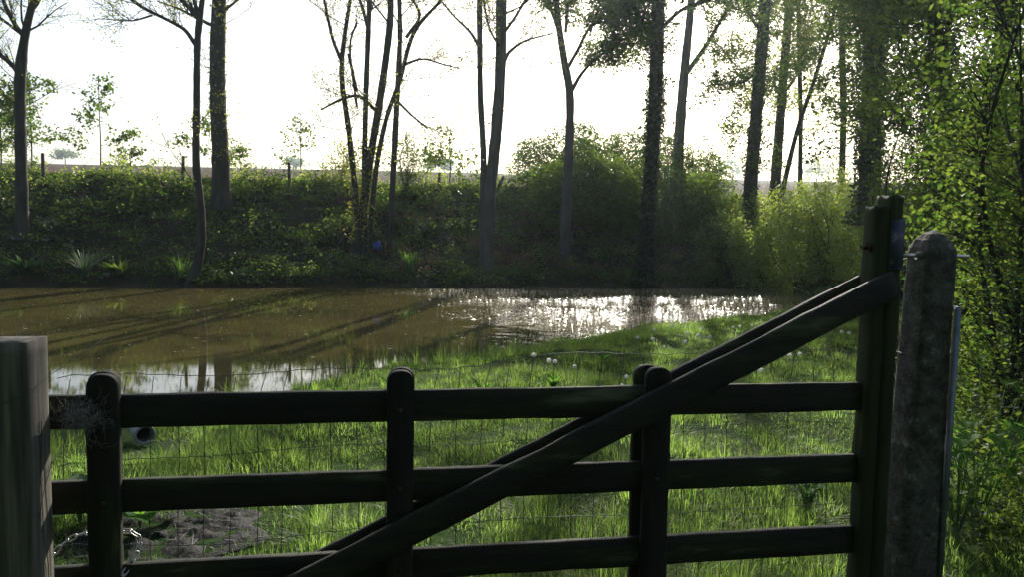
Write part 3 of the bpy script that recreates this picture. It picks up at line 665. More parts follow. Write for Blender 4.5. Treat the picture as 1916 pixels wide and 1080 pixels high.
# dark hedge on the bank, in the middle distance
proto = {}
proto['h1'] = shrub('hedge_shrub', 'rounded dark shrub at the left end of the hedge, beside the grey trunk', 'shrub', gpt(1035, 29), 2.6, 1.5, 6000, .105, 'leaf_mid', 31, csp=.17, per=34)
proto['h2'] = shrub('hedge_shrub', 'tall dark green shrub in the thick of the hedge behind the waterline ivy tree', 'shrub', gpt(1130, 29.5), 3.0, 1.7, 6500, .11, 'leaf_mid', 32, csp=.18, per=34)
HG = 'dark shrubs making the hedge on the bank'
for k_ in proto.values(): k_['group'] = HG
dup(proto['h2'], gpt(1205, 30.8), 2.0, .85, 'dark shrub directly behind the ivy trunk at the waterline', HG)
dup(proto['h1'], gpt(1290, 29.5), 1.1, 1.08, 'dark shrub at the foot of the pale trunk with the slanting bough', HG)
dup(proto['h2'], gpt(1318, 30.5), 4.0, .85, 'lower dark shrub at the right end of the hedge next to yellow-green bushes', HG)
dup(proto['h1'], gpt(1085, 31), 3.3, 1.08, 'dark shrub on the crest between grey trunk and waterline ivy trunk', HG)
dup(proto['h2'], gpt(1160, 29.0), 5.0, .55, 'low dark shrub on the slope just left of the waterline ivy trunk', HG)
dup(proto['h2'], gpt(1258, 29.2), .7, .55, 'low dark shrub on the slope just right of the waterline ivy trunk', HG)
dup(proto['h1'], gpt(1350, 28), 5.2, .8, 'dark shrub low on the bank left of the sturdy ivy trunk', HG)
for px, Y, rz, sc, src, lab in ((1000, 32.4, .4, .85, 'h1', 'leafy shrub on the crest at the very left end of the hedge'), (1075, 32.6, 1.9, .95, 'h2', 'crest shrub just right of the grey trunk'),
        (1160, 33, 2.8, .85, 'h2', 'crest shrub midway between grey trunk and waterline ivy trunk'), (1245, 33.2, .9, .85, 'h2', 'crest shrub between the waterline ivy trunk and the pale boughed trunk'),
        (1310, 33, 3.9, .85, 'h1', 'crest shrub just right of the pale boughed trunk')):
    dup(proto[src], gpt(px, Y), rz, sc, lab, HG)
# bright back-lit bushes right of the sturdy trunk
BG = 'sunlit yellow-green bushes on the right of the pond'
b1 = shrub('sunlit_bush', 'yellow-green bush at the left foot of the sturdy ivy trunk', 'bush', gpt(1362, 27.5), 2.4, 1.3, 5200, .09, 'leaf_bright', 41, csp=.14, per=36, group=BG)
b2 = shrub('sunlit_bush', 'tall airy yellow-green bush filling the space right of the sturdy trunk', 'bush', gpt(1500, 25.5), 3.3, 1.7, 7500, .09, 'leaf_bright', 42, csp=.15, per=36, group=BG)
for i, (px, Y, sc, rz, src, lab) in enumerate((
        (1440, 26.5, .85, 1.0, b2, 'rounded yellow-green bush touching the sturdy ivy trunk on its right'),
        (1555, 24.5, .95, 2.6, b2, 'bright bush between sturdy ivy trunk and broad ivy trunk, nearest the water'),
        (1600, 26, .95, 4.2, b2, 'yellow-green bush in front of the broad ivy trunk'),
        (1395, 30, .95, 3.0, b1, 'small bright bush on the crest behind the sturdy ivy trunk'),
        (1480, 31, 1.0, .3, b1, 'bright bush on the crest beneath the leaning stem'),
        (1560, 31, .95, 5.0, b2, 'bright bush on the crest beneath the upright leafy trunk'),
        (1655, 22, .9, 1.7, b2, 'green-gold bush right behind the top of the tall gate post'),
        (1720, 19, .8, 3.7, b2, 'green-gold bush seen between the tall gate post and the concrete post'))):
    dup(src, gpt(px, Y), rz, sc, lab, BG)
# near hedgerow on the right
NG = 'leafy hedgerow shrubs along the right of the meadow'
n1 = shrub('hedgerow_shrub', 'leafy dark green shrub rising behind the concrete post', 'shrub', gpt(1800, 11.5), 4.0, 1.1, 12000, .05, 'leaf_hedge', 51, group=NG, low=.02, csp=.14)
n2 = shrub('hedgerow_shrub', 'nearest leafy shrub at the right edge, reaching the top of the photo', 'shrub', np.array([4.1, 6.1, -.03]), 4.1, 1.15, 15000, .042, 'leaf_hedge', 52, group=NG, low=.12, csp=.12)
for i, (x, y, sc, rz, src, lab) in enumerate((
        (6.4, 9.2, 1.15, 1.4, n1, 'tall shrub behind the nearest right-edge shrub'),
        (7.6, 13.4, 1.15, 2.9, n1, 'shrub before the shaggy ivy trunk, left of the hedgerow mass'),
        (5.9, 7.4, 1.1, 4.4, n2, 'dense shrub cut by the right edge of the photo'),
        (9.4, 15.5, 1.2, 5.5, n1, 'shrub below the dark forking trunk at the right edge'),
        (9.6, 11.5, 1.4, 0.6, n1, 'tallest back shrub filling the top right corner'),
        (11.0, 14.5, 1.5, 1.9, n1, 'back shrub behind the dark forking trunk, upper part'), (12.5, 19, 1.6, 3.3, n1, 'back shrub between the broad and the shaggy ivy trunks'),
        (8.2, 10.2, 1.2, 5.0, n2, 'dense middle shrub under the dark forking trunk'), (13.6, 24, 1.5, .9, n1, 'far back shrub closing the view beside the broad ivy trunk'),
        (9.3, 18.5, 1.0, 2.2, n1, 'farthest hedgerow shrub, beside the broad ivy trunk'))):
    dup(src, (x, y, float(height(x, y))), rz, sc, lab, NG)

for i, (x, y, sc, lab) in enumerate(((-6, -9, 4.2, 'unseen light-blocking thicket added far behind the viewpoint, left'), (1, -10, 4.4, 'unseen light-blocking thicket added far behind the viewpoint, centre'), (8, -8, 4.2, 'unseen light-blocking thicket added far behind the viewpoint, right'), (-13, -6, 4.2, 'unseen light-blocking thicket added behind the meadow corner'), (-7, -4.5, 2.3, 'unseen light-blocking shrub added behind the viewpoint, left'), (-2.5, -6, 2.4, 'unseen light-blocking shrub added directly behind the viewpoint'), (2.5, -5, 2.3, 'unseen light-blocking shrub added behind the viewpoint, right'), (7, -4, 2.3, 'unseen light-blocking shrub added behind the right hedgerow'), (-11, -2, 2.4, 'unseen light-blocking shrub added behind and far left of the viewpoint'))):  # unseen shrub copies added behind the camera to block fill light
    dup(n1, (x, y, -.05), i * 1.3, sc, lab, 'unseen shrubs added behind the viewpoint to block sky light')
# saplings along the crest of the bank
SG = 'young saplings along the top of the bank'
def sapling(label, px, Y, H, seed, leaf='leaf_mid', n=7, per=3, size=.11, R=.45):
    rng = np.random.default_rng(seed); b0 = gpt(px, Y); T = thing('sapling', b0, label, 'sapling', SG); mb = MB(); tips = []
    path = spline([[0, 0, -.1], [.03, 0, H * .35], [-.03, .05, H * .7], [.02, 0, H]]); mb.tube(path, np.linspace(.032, .010, len(path)), 5)
    for i in range(n * 2):
        z = H * rng.uniform(.2, 1); az = rng.uniform(0, 6.28); L = (H * R) * (1.15 - z / H) + .15
        grow(mb, np.array([0, 0, z]), np.array([math.cos(az), math.sin(az), .45]), L, .007, 1, tips, rng, kids=2, up=.02)
    P = np.repeat(np.array(tips), per + 1, 0); P = P + rng.normal(0, .09, P.shape)
    cm = MB(); cm.leaves(P, size, rng, width=.8, droop=.3); mb.build('trunk', M['bark_dark'], T); cm.build('crown', M[leaf], T)
    return T
sapling('maple-like sapling with layered leaves right of the far-left trunk', 190, 31, 3.7, 61, n=9, R=.42)
sapling('bushy sapling crossed by the far-left forked trunk', 62, 31, 3.9, 62, n=16, R=.6, per=3)
sapling('leafy sapling at the left edge of the photo', 5, 31, 3.6, 63, n=14, R=.5)
sapling('small sapling spreading behind the thick yellow-speckled trunk', 398, 31, 2.4, 64, n=8, R=.7, per=2)
sapling('slight wispy sapling standing alone left of the multi-stemmed clump', 562, 31.5, 2.5, 65, n=6, R=.45, per=2)
sapling('umbrella-shaped sapling between the stem clump and the tight pale stems', 840, 31, 2.3, 66, n=7, R=.6, per=3)
sapling('thin sapling just left of the hedge on the crest', 985, 31, 1.5, 67, n=4, R=.5, per=2)
sapling('small low sapling at the right of the far-left trunk, on the crest', 245, 31, 1.0, 68, n=5, R=.9, per=3)
sapling('short sapling on the crest right of the thick yellow-speckled trunk', 450, 31, 1.3, 69, n=5, R=.6, per=3)
shrub('crest_bush', 'bush on the crest behind the multi-stemmed clump', 'bush', gpt(640, 31), 1.6, .8, 1800, .08, 'leaf_spring', 71)
shrub('crest_bush', 'taller bush behind the rightmost stem of the multi-stemmed clump', 'bush', gpt(758, 29.5), 2.6, .8, 3200, .075, 'leaf_mid', 72)

# ------------------------------------------------------------------ undergrowth over the bank
def clumps(nc, xr, sr, rad, hgt, per, size, seed, keep=None, width=.65):
    rng = np.random.default_rng(seed); P = []
    for i in range(nc):
        x = rng.uniform(*xr); s_ = rng.uniform(*sr); y = far_y(x) + s_
        if keep and not keep(x, s_): continue
        z = height(x, y); r = rng.uniform(*rad); h = rng.uniform(*hgt) * (1 + .7 * math.sin(x * 1.3 + seed) * math.sin(x * .37 + 2)); n = int(per * r / rad[1] * rng.uniform(.6, 1.2))
        th = rng.random(n) * 6.283; ph = np.arccos(rng.random(n)); q = rng.uniform(.55, 1.05, n)
        P.append(np.stack([x + r * q * np.sin(ph) * np.cos(th), y + r * q * np.sin(ph) * np.sin(th), np.full(n, z) + h * q * np.cos(ph)], -1))
    P = np.vstack(P); P[:, 2] = np.maximum(P[:, 2], height(P[:, 0], P[:, 1]) + .02)
    mb = MB(); mb.leaves(P, size, rng, width=width); return mb
def patch(f, sd, lo, hi):
    return lambda x, s_: lo < vnoise(x, s_ * 1.4, f, sd) + random.uniform(-.15, .15) < hi
def vnoise(x, y, f, s):
    return (np.sin(x * f + s) * np.sin(y * f * 1.13 + 2 * s) + np.sin(x * f * .57 - y * f * .8 + s * 3) * .8 + np.sin(x * f * 1.9 + y * f * 1.7 + s * 5) * .5) / 2.3
XR = (-26, 20)
tag(clumps(2300, XR, (.1, 6.6), (.2, .6), (.05, .45), 120, .06, 81, patch(1.1, .5, -.75, 2)).build('undergrowth', M['under']), 'dark green nettles and weeds covering the far bank', 'undergrowth', kind='stuff')
tag(clumps(1000, XR, (2.6, 6.7), (.2, .75), (.12, .75), 100, .095, 85, patch(.9, 2.2, -.1, 2), .8).build('bank_nettles', M['leaf_mid']), 'taller broad-leaved clumps scattered over the far bank', 'undergrowth', kind='stuff')
tag(clumps(900, XR, (.1, 6.0), (.2, .6), (.06, .35), 90, .09, 86, patch(.8, 4.0, .0, 2), .85).build('bank_ivy', M['ivy']), 'low dark ivy creeping over the far bank', 'ivy', kind='stuff')
tag(clumps(900, XR, (5.0, 7.6), (.12, .5), (.12, 1.1), 70, .085, 82, patch(1.7, 1.0, -.2, 2)).build('crest_weeds', M['leaf_bright']), 'sunlit leafy weeds along the crest of the bank', 'weeds', kind='stuff')  # lit band of the crest put in with the brighter leaf colour
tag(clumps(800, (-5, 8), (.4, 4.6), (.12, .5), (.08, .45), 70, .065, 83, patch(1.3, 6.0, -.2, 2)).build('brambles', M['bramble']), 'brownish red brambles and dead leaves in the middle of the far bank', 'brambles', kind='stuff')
tag(clumps(380, (-7, 5), (.1, 3.2), (.12, .4), (.15, .6), 50, .06, 87, patch(1.9, 3.0, .0, 2)).build('sunlit_weeds', M['leaf_bright']), 'pale sunlit weeds low on the middle of the far bank', 'weeds', kind='stuff')  # lit patches low on the bank put in with the brighter leaf colour
tag(clumps(420, (-12, 9), (.0, .7), (.12, .4), (.12, .5), 60, .06, 84, patch(1.5, 5.0, -.25, 2)).build('waterside_weeds', M['leaf_mid']), 'green weeds overhanging the far waterline', 'weeds', kind='stuff')
rg = np.random.default_rng(88); g = MB()
for i_ in range(420):
    x = rg.uniform(-22, 12); s_ = rg.uniform(.2, 7.2); y = far_y(x) + s_; z = float(height(x, y)); h = rg.uniform(.4, 1.3); a = rg.normal(0, .35, 2); c = rg.normal(0, .2, 2)
    g.tube(spline([(x, y, z), (x + a[0] * h * .3, y + a[1] * h * .3, z + h * .5), (x + a[0] * h + c[0], y + a[1] * h + c[1], z + h)], 3), np.linspace(.009, .003, 7), 3, cap=False)
tag(g.build('dead_stalks', M['bark_grey']), 'dead brown stalks and bramble canes poking out of the far bank', 'stalks', kind='stuff')

# blade-leaf plants
def blades(name, label, cat, base, n, L, w, leaf, seed, group=None, spread=.12, arch=.5, flowers=False):
    rng = np.random.default_rng(seed); T = thing(name, base, label, cat, group); mb = MB()
    for i in range(n):
        az = rng.uniform(0, 6.283); o = np.array([math.cos(az), math.sin(az), 0]); ln = L * rng.uniform(.6, 1.1); a = arch * rng.uniform(.3, 1.2)
        b0 = o * rng.uniform(0, spread); sdv = np.cross(o, [0, 0, 1]) * w / 2; pts = []
        for t in np.linspace(0, 1, 6):
            c = b0 + o * ln * a * t ** 1.7 + np.array([0, 0, ln * (t - .35 * a * t * t)]); ww = (1 - t ** 2.5) * (.6 + .4 * min(1, t * 4)) + .02
            pts += [c - sdv * ww, c + sdv * ww + o * .2 * w]
        k = np.arange(5)[:, None] * 2; mb.add(pts, k + [[0, 1, 3, 2]])
    mb.build('leaves', M[leaf], T); return T
IG = 'bright sword-leaved iris clumps at the waterline'
blades('iris_clump', 'bright iris clump at the waterline between stem clump and pale twin stems', 'plant', hit(768, 508), 60, .75, .035, 'iris', 91, IG, .22, .35)
blades('iris_clump', 'iris clump just left of the thin trunk rooted at the waterline', 'plant', hit(338, 520), 45, .65, .035, 'iris', 92, IG, .2, .35)
blades('iris_clump', 'iris clump left of the waterline ivy trunk', 'plant', hit(1175, 522), 30, .5, .03, 'iris', 93, IG, .15, .4)
blades('iris_clump', 'iris clump right of the waterline ivy trunk below the pale-topped weed', 'plant', hit(1330, 524), 40, .5, .03, 'iris', 94, IG, .2, .4)
blades('iris_clump', 'iris clump at the foot of the waterline ivy trunk', 'plant', hit(1212, 528), 40, .5, .03, 'iris', 95, IG, .2, .4)
blades('fern_clump', 'arching dark green fern at the waterline near the left edge', 'fern', hit(50, 512), 60, .7, .09, 'leaf_dark', 96, 'ferns along the far waterline', .2, 1.1)
blades('fern_clump', 'arching green fern right of the spiky grey plant', 'fern', hit(225, 512), 50, .55, .09, 'under', 97, 'ferns along the far waterline', .2, 1.1)
blades('spiky_plant', 'grey-green spiky yucca-like plant at the left waterline', 'plant', hit(157, 520), 90, 1.0, .035, 'yucca', 98, None, .1, .75)
shrub('flowering_weed', 'pale yellow-green weed with a flat top right of the waterline ivy trunk', 'plant', hit(1262, 505), .65, .2, 160, .07, 'ivy_yellow', 99, stems=3, low=.6, csp=.06, per=10)
# blue tub among the stems
bt = hit(702, 474) + [0, -.25, .12]; tb = thing('blue_tub', bt, 'small blue plastic tub lying among the stems on the bank', 'tub')
g = MB(); prof = [(0, .10), (.015, .125), (.14, .15), (.25, .165), (.262, .178), (.272, .165), (.262, .158), (.03, .12), (.025, .0)]
g.tube([(0, 0, .05 + a) if False else (a * .8, -.1 * a, .12 + a * .2) for a, r in prof], [max(r, .002) for a, r in prof], 20, cap=False); g.build('tub_body', M['blue'], tb, smooth=True)

# ------------------------------------------------------------------ fence on the crest
ff = thing('field_fence', gpt(83, 31), 'weathered wooden fence posts with sagging wire along the field edge', 'fence')
fo = np.array(ff.location); tops = []
for i, (px, hgt, ln) in enumerate(((-120, 1.1, .02), (83, 1.1, 0), (343, 1.1, .03), (542, 1.15, -.02), (820, 1.0, .03), (925, .8, .35), (1010, 1.0, 0), (1400, 1.0, 0))):
    p = gpt(px, float(far_y((px - 958) / 1430 * 30.)) + 5.9); q = p + [ln, 0, hgt * .92]
    g = MB(); g.tube([p - fo - [0, 0, .2], (p + q) / 2 - fo, q - fo], [.062, .06, .055], 7); g.build('post', M['stakewood'], ff); tops.append(q)
for dz in (.08, .35, .65):
    g = MB(); pts = []
    for a, b in zip(tops[:-1], tops[1:]):
        for t in np.linspace(0, 1, 6)[:-1]: pts.append(a + (b - a) * t - [0, 0, dz + .08 * math.sin(math.pi * t)] - fo)
    g.tube(pts, .004, 3); g.build('wire', M['wire'], ff)
# wire netting fence running away to the right of the concrete post
p0 = G(2.02, -.12, 0); p1 = np.array([3.62, 7.2, 0]); rf = thing('netting_fence', p0, 'old rusty wire netting fence running away right of the concrete post', 'fence')
g = MB(); L = np.linalg.norm(p1 - p0); dr = (p1 - p0) / L; w1 = math.atan2(dr[1], dr[0])
for z in np.arange(.05, .92, .12): g.tube([dr * t + [0, 0, z + .012 * math.sin(t * 5 + z * 9)] for t in np.linspace(0, L, 30)], .0015, 3, cap=False)
for t in np.arange(.05, L, .10): g.tube([dr * t + np.array([0.01 * math.sin(t * 40), 0, z]) for z in np.linspace(0, .91, 6)], .0014, 3, cap=False)
g.build('netting', M['rust'], rf)
for t in (L * .55, L):
    g = MB(); g.tube([dr * t + [0, 0, -.1], dr * t + [.02, 0, .5], dr * t + [.01, 0, 1.02]], [.04, .038, .035], 8); g.build('stake', M['stakewood'], rf)

# ------------------------------------------------------------------ distant things on the field skyline
DG = 'far trees on the field horizon'
def far_tree(label, px, D, H, W, seed):
    rng = np.random.default_rng(seed); p = at(px, 300, D); p[2] = height(p[0], p[1]); T = thing('distant_tree', p, label, 'tree', DG)
    g = MB(); g.tube([(0, 0, -.5), (0, 0, H * .5)], [.35, .2], 6); g.build('trunk', M['bark_dark'], T)
    n = 500; c = rng.normal(0, 1, (14, 3)); c /= np.linalg.norm(c, axis=1)[:, None]; c *= rng.uniform(.3, .8, (14, 1))
    P = c[rng.integers(0, 14, n)] + rng.normal(0, .25, (n, 3)); P = P * [W / 2, W / 2, H * .38] + [0, 0, H * .55]
    g = MB(); g.leaves(P, 1.3, rng, width=.9); g.build('crown', M['far_leaf'], T)
far_tree('hazy distant tree on the horizon near the left edge', 122, 425, 9, 14, 101)
far_tree('tiny hazy tree on the horizon left of the multi-stemmed clump', 548, 430, 8, 12, 102)
far_tree('hazy distant tree just left of the umbrella-shaped sapling', 805, 420, 9, 11, 103)
far_tree('hazy distant tree just right of the umbrella-shaped sapling', 832, 430, 8, 12, 104)
far_tree('hazy tree beyond the field between the bright bushes', 1372, 420, 14, 26, 105)
far_tree('pale hazy tree beyond the bright bushes near the leaning stem', 1530, 430, 13, 26, 106)
mp_ = at(969, 318, 400); mp_[2] = height(mp_[0], mp_[1]); ms = thing('mast', mp_, 'faint slender mast on the horizon right of the tight pale stems', 'mast')
g = MB(); g.tube([(0, 0, -1), (0, 0, 12), (0, 0, 30)], [.5, .3, .12], 6); g.build('pole', M['stakewood'], ms)

# ------------------------------------------------------------------ meadow grass
rng = np.random.default_rng(5)
def vnoise(x, y, f, s):
    return (np.sin(x * f + s) * np.sin(y * f * 1.13 + 2 * s) + np.sin(x * f * .57 - y * f * .8 + s * 3) * .8 + np.sin(x * f * 1.9 + y * f * 1.7 + s * 5) * .5) / 2.3
V_all = MB()
PIPE = (pm[0], pm[1])
def grass_zone(y0, y1, dens, w0, hs, mat_=False):
    a = 0
    xa, xb = -.78 * y1 - .5, min(.78 * y1 + 1.0, 12)
    n = int((xb - xa) * (y1 - y0) * dens); x = rng.uniform(xa, xb, n); y = rng.uniform(y0, y1, n)
    k = (np.abs(x) < .78 * y + .7); x, y = x[k], y[k]
    s_ = near_y(x) - y; cl = vnoise(x, y, 3.1, 1.3) * .5 + vnoise(x, y, 8.0, 4.1) * .5
    tus = vnoise(x, y, 5.3, 2.7) * .6 + vnoise(x, y, 13.0, 6.1) * .5
    keep = (s_ > .03) & (rng.random(len(x)) < (np.clip(.8 + .9 * cl, .25, 1) if mat_ else np.clip(.25 + 1.5 * tus, .03, 1))) & (patch_d(x, y) + .25 * vnoise(x, y, 9, 3) > 1 + rng.normal(-.05, .17, len(x)))
    x, y, s_, cl, tus = x[keep], y[keep], s_[keep], cl[keep], tus[keep]; n = len(x)
    pq = np.stack([x - PIPE[0], y - PIPE[1]], -1); tt = pq @ np.array([.62, -.78])
    near_pipe = np.hypot(pq[:, 0] - tt * .62, pq[:, 1] + tt * .78); kp = ~((tt < .45) & (tt > -1.4) & (near_pipe < .11 + .1 * (tt > -.1)))
    x, y, s_, cl, tus = x[kp], y[kp], s_[kp], cl[kp], tus[kp]; n = len(x)
    z = height(x, y)
    if not mat_: cl = tus
    L = hs * (.25 + 1.15 * np.clip(cl + .4, 0, 1.3)) * rng.uniform(.5, 1.3, n) * (1 + .9 * np.exp(-s_ / .5) * (rng.random(n) < .35))
    az = rng.uniform(0, 6.283, n); lean = rng.uniform(.25, 1.5, n); o = np.stack([np.cos(az), np.sin(az), 0 * az], -1); sd = np.stack([-np.sin(az), np.cos(az), 0 * az], -1)
    B = np.stack([x, y, z - .01], -1); W = (w0 * rng.uniform(.6, 1.3, n))[:, None]
    def pt(t): return B + o * (L * lean * t ** 1.8)[:, None] + np.array([0, 0, 1.]) * (L * (t - .38 * lean * t * t))[:, None]
    P1, P2, P3 = pt(0.), pt(.45), pt(.8)
    V = np.stack([P1 - sd * W, P1 + sd * W, P2 - sd * W * .9, P2 + sd * W * .9, P3 - sd * W * .5, P3 + sd * W * .5, pt(1.)], 1)
    k = np.arange(n)[:, None] * 7
    V_all.add(V, np.concatenate([k + [[0, 1, 3]], k + [[0, 3, 2]], k + [[2, 3, 5]], k + [[2, 5, 4]], k + [[4, 5, 6]]]))
for _a, _b, _d, _w in ((3.15, 5.5, 9000, .0012), (5.5, 9, 6500, .0016), (9, 15, 3000, .0025), (15, 27, 1200, .0042)):
    grass_zone(_a, _b, _d, _w, .075, True)
def tussocks(y0, y1, dens, w0, nb):
    n = int(dens * (y1 - y0) * 1.56 * y1); cx = rng.uniform(-.78 * y1 - .5, .78 * y1 + .5, n); cy = rng.uniform(y0, y1, n)
    k = (np.abs(cx) < .78 * cy + .7) & (near_y(cx) - cy > .02) & (cx < 12) & (rng.random(n) < np.clip(.45 + 1.2 * vnoise(cx, cy, 1.9, 2.2), .12, 1)) & (patch_d(cx, cy) > 1.12)
    k &= ~((np.abs((cx - PIPE[0]) * .78 + (cy - PIPE[1]) * .62) < .2) & ((cx - PIPE[0]) * .62 - (cy - PIPE[1]) * .78 < .5) & ((cx - PIPE[0]) * .62 - (cy - PIPE[1]) * .78 > -1.4))
    cx, cy = cx[k], cy[k]; n = len(cx); R_ = rng.uniform(.06, .20, n); H_ = rng.uniform(.11, .30, n) * (.7 + .5 * (near_y(cx) - cy < .5)); A_ = rng.uniform(0, 6.283, n)
    id_ = np.repeat(np.arange(n), nb); m_ = len(id_); th = rng.uniform(0, 6.283, m_); q = np.sqrt(rng.random(m_)); r = R_[id_] * q
    x = cx[id_] + r * np.cos(th); y = cy[id_] + r * np.sin(th); z = height(x, y); az = th + rng.normal(0, .45, m_); L = H_[id_] * rng.uniform(.55, 1.15, m_); lean = np.clip(.15 + 1.0 * q + rng.normal(0, .22, m_), .05, 1.7)
    o = np.stack([np.cos(az), np.sin(az), 0 * az], -1) + .25 * np.stack([np.cos(A_[id_]), np.sin(A_[id_]), 0 * az], -1); sd = np.stack([-np.sin(az), np.cos(az), 0 * az], -1)
    B = np.stack([x, y, z - .01], -1); W = (w0 * rng.uniform(.6, 1.3, m_))[:, None]
    def pt(t): return B + o * (L * lean * t ** 2)[:, None] + np.array([0, 0, 1.]) * (L * (t - .42 * lean * t ** 2.4))[:, None]
    V = np.stack([B - sd * W, B + sd * W, pt(.4) - sd * W * .9, pt(.4) + sd * W * .9, pt(.75) - sd * W * .55, pt(.75) + sd * W * .55, pt(1.)], 1)
    k = np.arange(m_)[:, None] * 7
    V_tus.add(V, np.concatenate([k + [[0, 1, 3]], k + [[0, 3, 2]], k + [[2, 3, 5]], k + [[2, 5, 4]], k + [[4, 5, 6]]]))
V_tus = MB()
tussocks(3.15, 5.5, 42, .0014, 75); tussocks(5.5, 9, 36, .0019, 55); tussocks(9, 15, 24, .0028, 40); tussocks(15, 26, 11, .0048, 24)
M['tussock'] = leafmat('tussock', (0.05, 0.09, 0.015), (0.13, 0.15, 0.04), (0.24, 0.48, 0.05), (0.58, 0.76, 0.16), gloss=0.02, grough=0.4, trans=0.65)  # brighter copy of the grass colour, for lit tufts over shaded gaps
tag(V_tus.build('grass_tussocks', M['tussock']), 'yellow-green arching tussocks standing out of the darker meadow grass', 'grass', kind='stuff')
tag(V_all.build('meadow_grass', M['grass']), 'dewy back-lit meadow grass between gate and pond', 'grass', kind='stuff')

# rushes along the near shore
rng = np.random.default_rng(8); g = MB(); base_pts = []
for i in range(420):
    x = rng.uniform(-2.4, .6) if i < 330 else rng.uniform(.6, 6); y = near_y(x) - rng.uniform(-.05, .35); z = height(x, y); h = rng.uniform(.2, .5); a = rng.normal(0, .12, 2)
    g.tube([(x, y, z), (x + a[0] * h * .4, y + a[1] * h * .4, z + h * .6), (x + a[0] * h * 1.3, y + a[1] * h * 1.3, z + h)], [.003, .0025, .001], 3, cap=False)
tag(g.build('rushes', M['iris']), 'thin dark rushes standing along the near shore', 'rushes', kind='stuff')

# broad-leaved plants
def broadleaf(mb, base, d, L, W, rng, curl=.25, lobed=False):
    d = unit(np.array(d, float)); s_ = unit(np.cross(d, [0, 0, 1])); n = np.cross(s_, d); rows = []; m = 9
    for t in np.linspace(0, 1, m):
        w = W / 2 * (math.sin(math.pi * min(1, t * .92 + .08)) ** .7) * (1 + (.28 * math.sin(t * 22) if lobed else .05 * math.sin(t * 30)))
        if t == 1: w = .002
        c = base + d * L * t + n * (-curl * L * t * t)
        for q in (-1, -.5, 0, .5, 1): rows.append(c + s_ * w * q + n * (abs(q) * w * .35 + .02 * L * math.sin(t * 17 + q * 3)))
    i = np.arange(m - 1)[:, None] * 5; j = np.arange(4)[None]
    mb.add(rows, np.stack([i + j, i + j + 1, i + j + 6, i + j + 5], -1).reshape(-1, 4))
def rosette(name, label, cat, base, n, L, W, el, seed, leaf='bigleaf', group=None, stem=.0, lobed=False):
    rng = np.random.default_rng(seed); T = thing(name, base, label, cat, group); st = MB(); lf = MB()
    for i in range(n):
        az = i * 2.4 + rng.uniform(-.4, .4); e = rng.uniform(*el); sl = stem * rng.uniform(.3, 1); b = np.array([0., 0, 0])
        e1 = b + np.array([math.cos(az) * sl * .35, math.sin(az) * sl * .35, sl + .02]); st.tube([b, (b + e1) / 2 + [0, 0, .02], e1], [.004, .003, .002], 4)
        broadleaf(lf, e1, (math.cos(az) * math.cos(e), math.sin(az) * math.cos(e), math.sin(e)), L * rng.uniform(.7, 1.15), W * rng.uniform(.7, 1.15), rng, lobed=lobed)
    st.build('stalks', M['iris'], T); lf.build('leaves', M[leaf], T); return T
KG = 'broad-leaved dock plants in the grass'
rosette('burdock_plant', 'big-leaved burdock with pale shiny leaves behind the chain', 'plant', hit(150, 985), 9, .26, .17, (.1, .7), 111, 'weed', stem=.12)
rosette('burdock_plant', 'bright green broad leaf plant beside the bare muddy patch', 'plant', hit(262, 992), 6, .22, .14, (.1, .8), 112, 'bigleaf', stem=.08)
for i, (px, py, lab) in enumerate(((905, 728, 'dock with upright leaves above the middle of the top rail'), (1035, 716, 'small dock right of the middle of the top rail'), (740, 735, 'dock beside the rounded top of the middle stile'),
                                   (640, 740, 'dock at the near shore left of the middle stile'), (1130, 668, 'dock among grass below the sun glitter'))):
    p = hit(px, py, .1); rosette('dock_plant', lab, 'plant', p, (6, 9, 5, 7, 11)[i], (.2, .15, .26, .18, .13)[i], .065, ((.5, 1.35), (.9, 1.4), (.3, 1.2), (.8, 1.4), (.4, 1.1))[i], 120 + i * 3, 'bigleaf', KG, stem=.03)
rosette('nettle_plant', 'low bluish-green leafy weed seen through the lower right netting', 'plant', hit(1510, 968), 34, .05, .04, (.0, .9), 131, 'weed', stem=.22)
rosette('maple_seedling', 'young plant with glowing lobed leaves right of the concrete post, upper one', 'plant', np.array([2.62, 4.15, 0]), 26, .095, .09, (-.5, .4), 132, 'bigleaf', stem=.95, lobed=True)
rosette('maple_seedling', 'lower young plant with lobed leaves beside the foot of the concrete post', 'plant', np.array([2.42, 4.0, 0]), 30, .08, .075, (-.4, .5), 133, 'bigleaf', stem=.70, lobed=True)

# low brambles at the foot of the right hedgerow
rng = np.random.default_rng(9); P = []
for i in range(260):
    t = rng.random(); x = 2.3 + 3.2 * t + rng.normal(0, .35) + .3; y = 3.7 + 5.2 * t + rng.normal(0, .4); r = rng.uniform(.1, .35); n = 60
    if x < 2.25 + (y - 3.7) * .45: continue
    h = rng.uniform(.15, .75); q = rng.normal(0, 1, (n, 3)); q /= np.linalg.norm(q, axis=1)[:, None]; P.append(np.array([x, y, h * .6]) + q * [r, r, h * .5])
P = np.vstack(P); P[:, 2] = np.maximum(P[:, 2], .02)
g = MB(); g.leaves(P, .035, rng, width=.7); tag(g.build('hedge_bottom', M['under']), 'tangled dark ivy and brambles under the right hedgerow', 'undergrowth', kind='stuff')

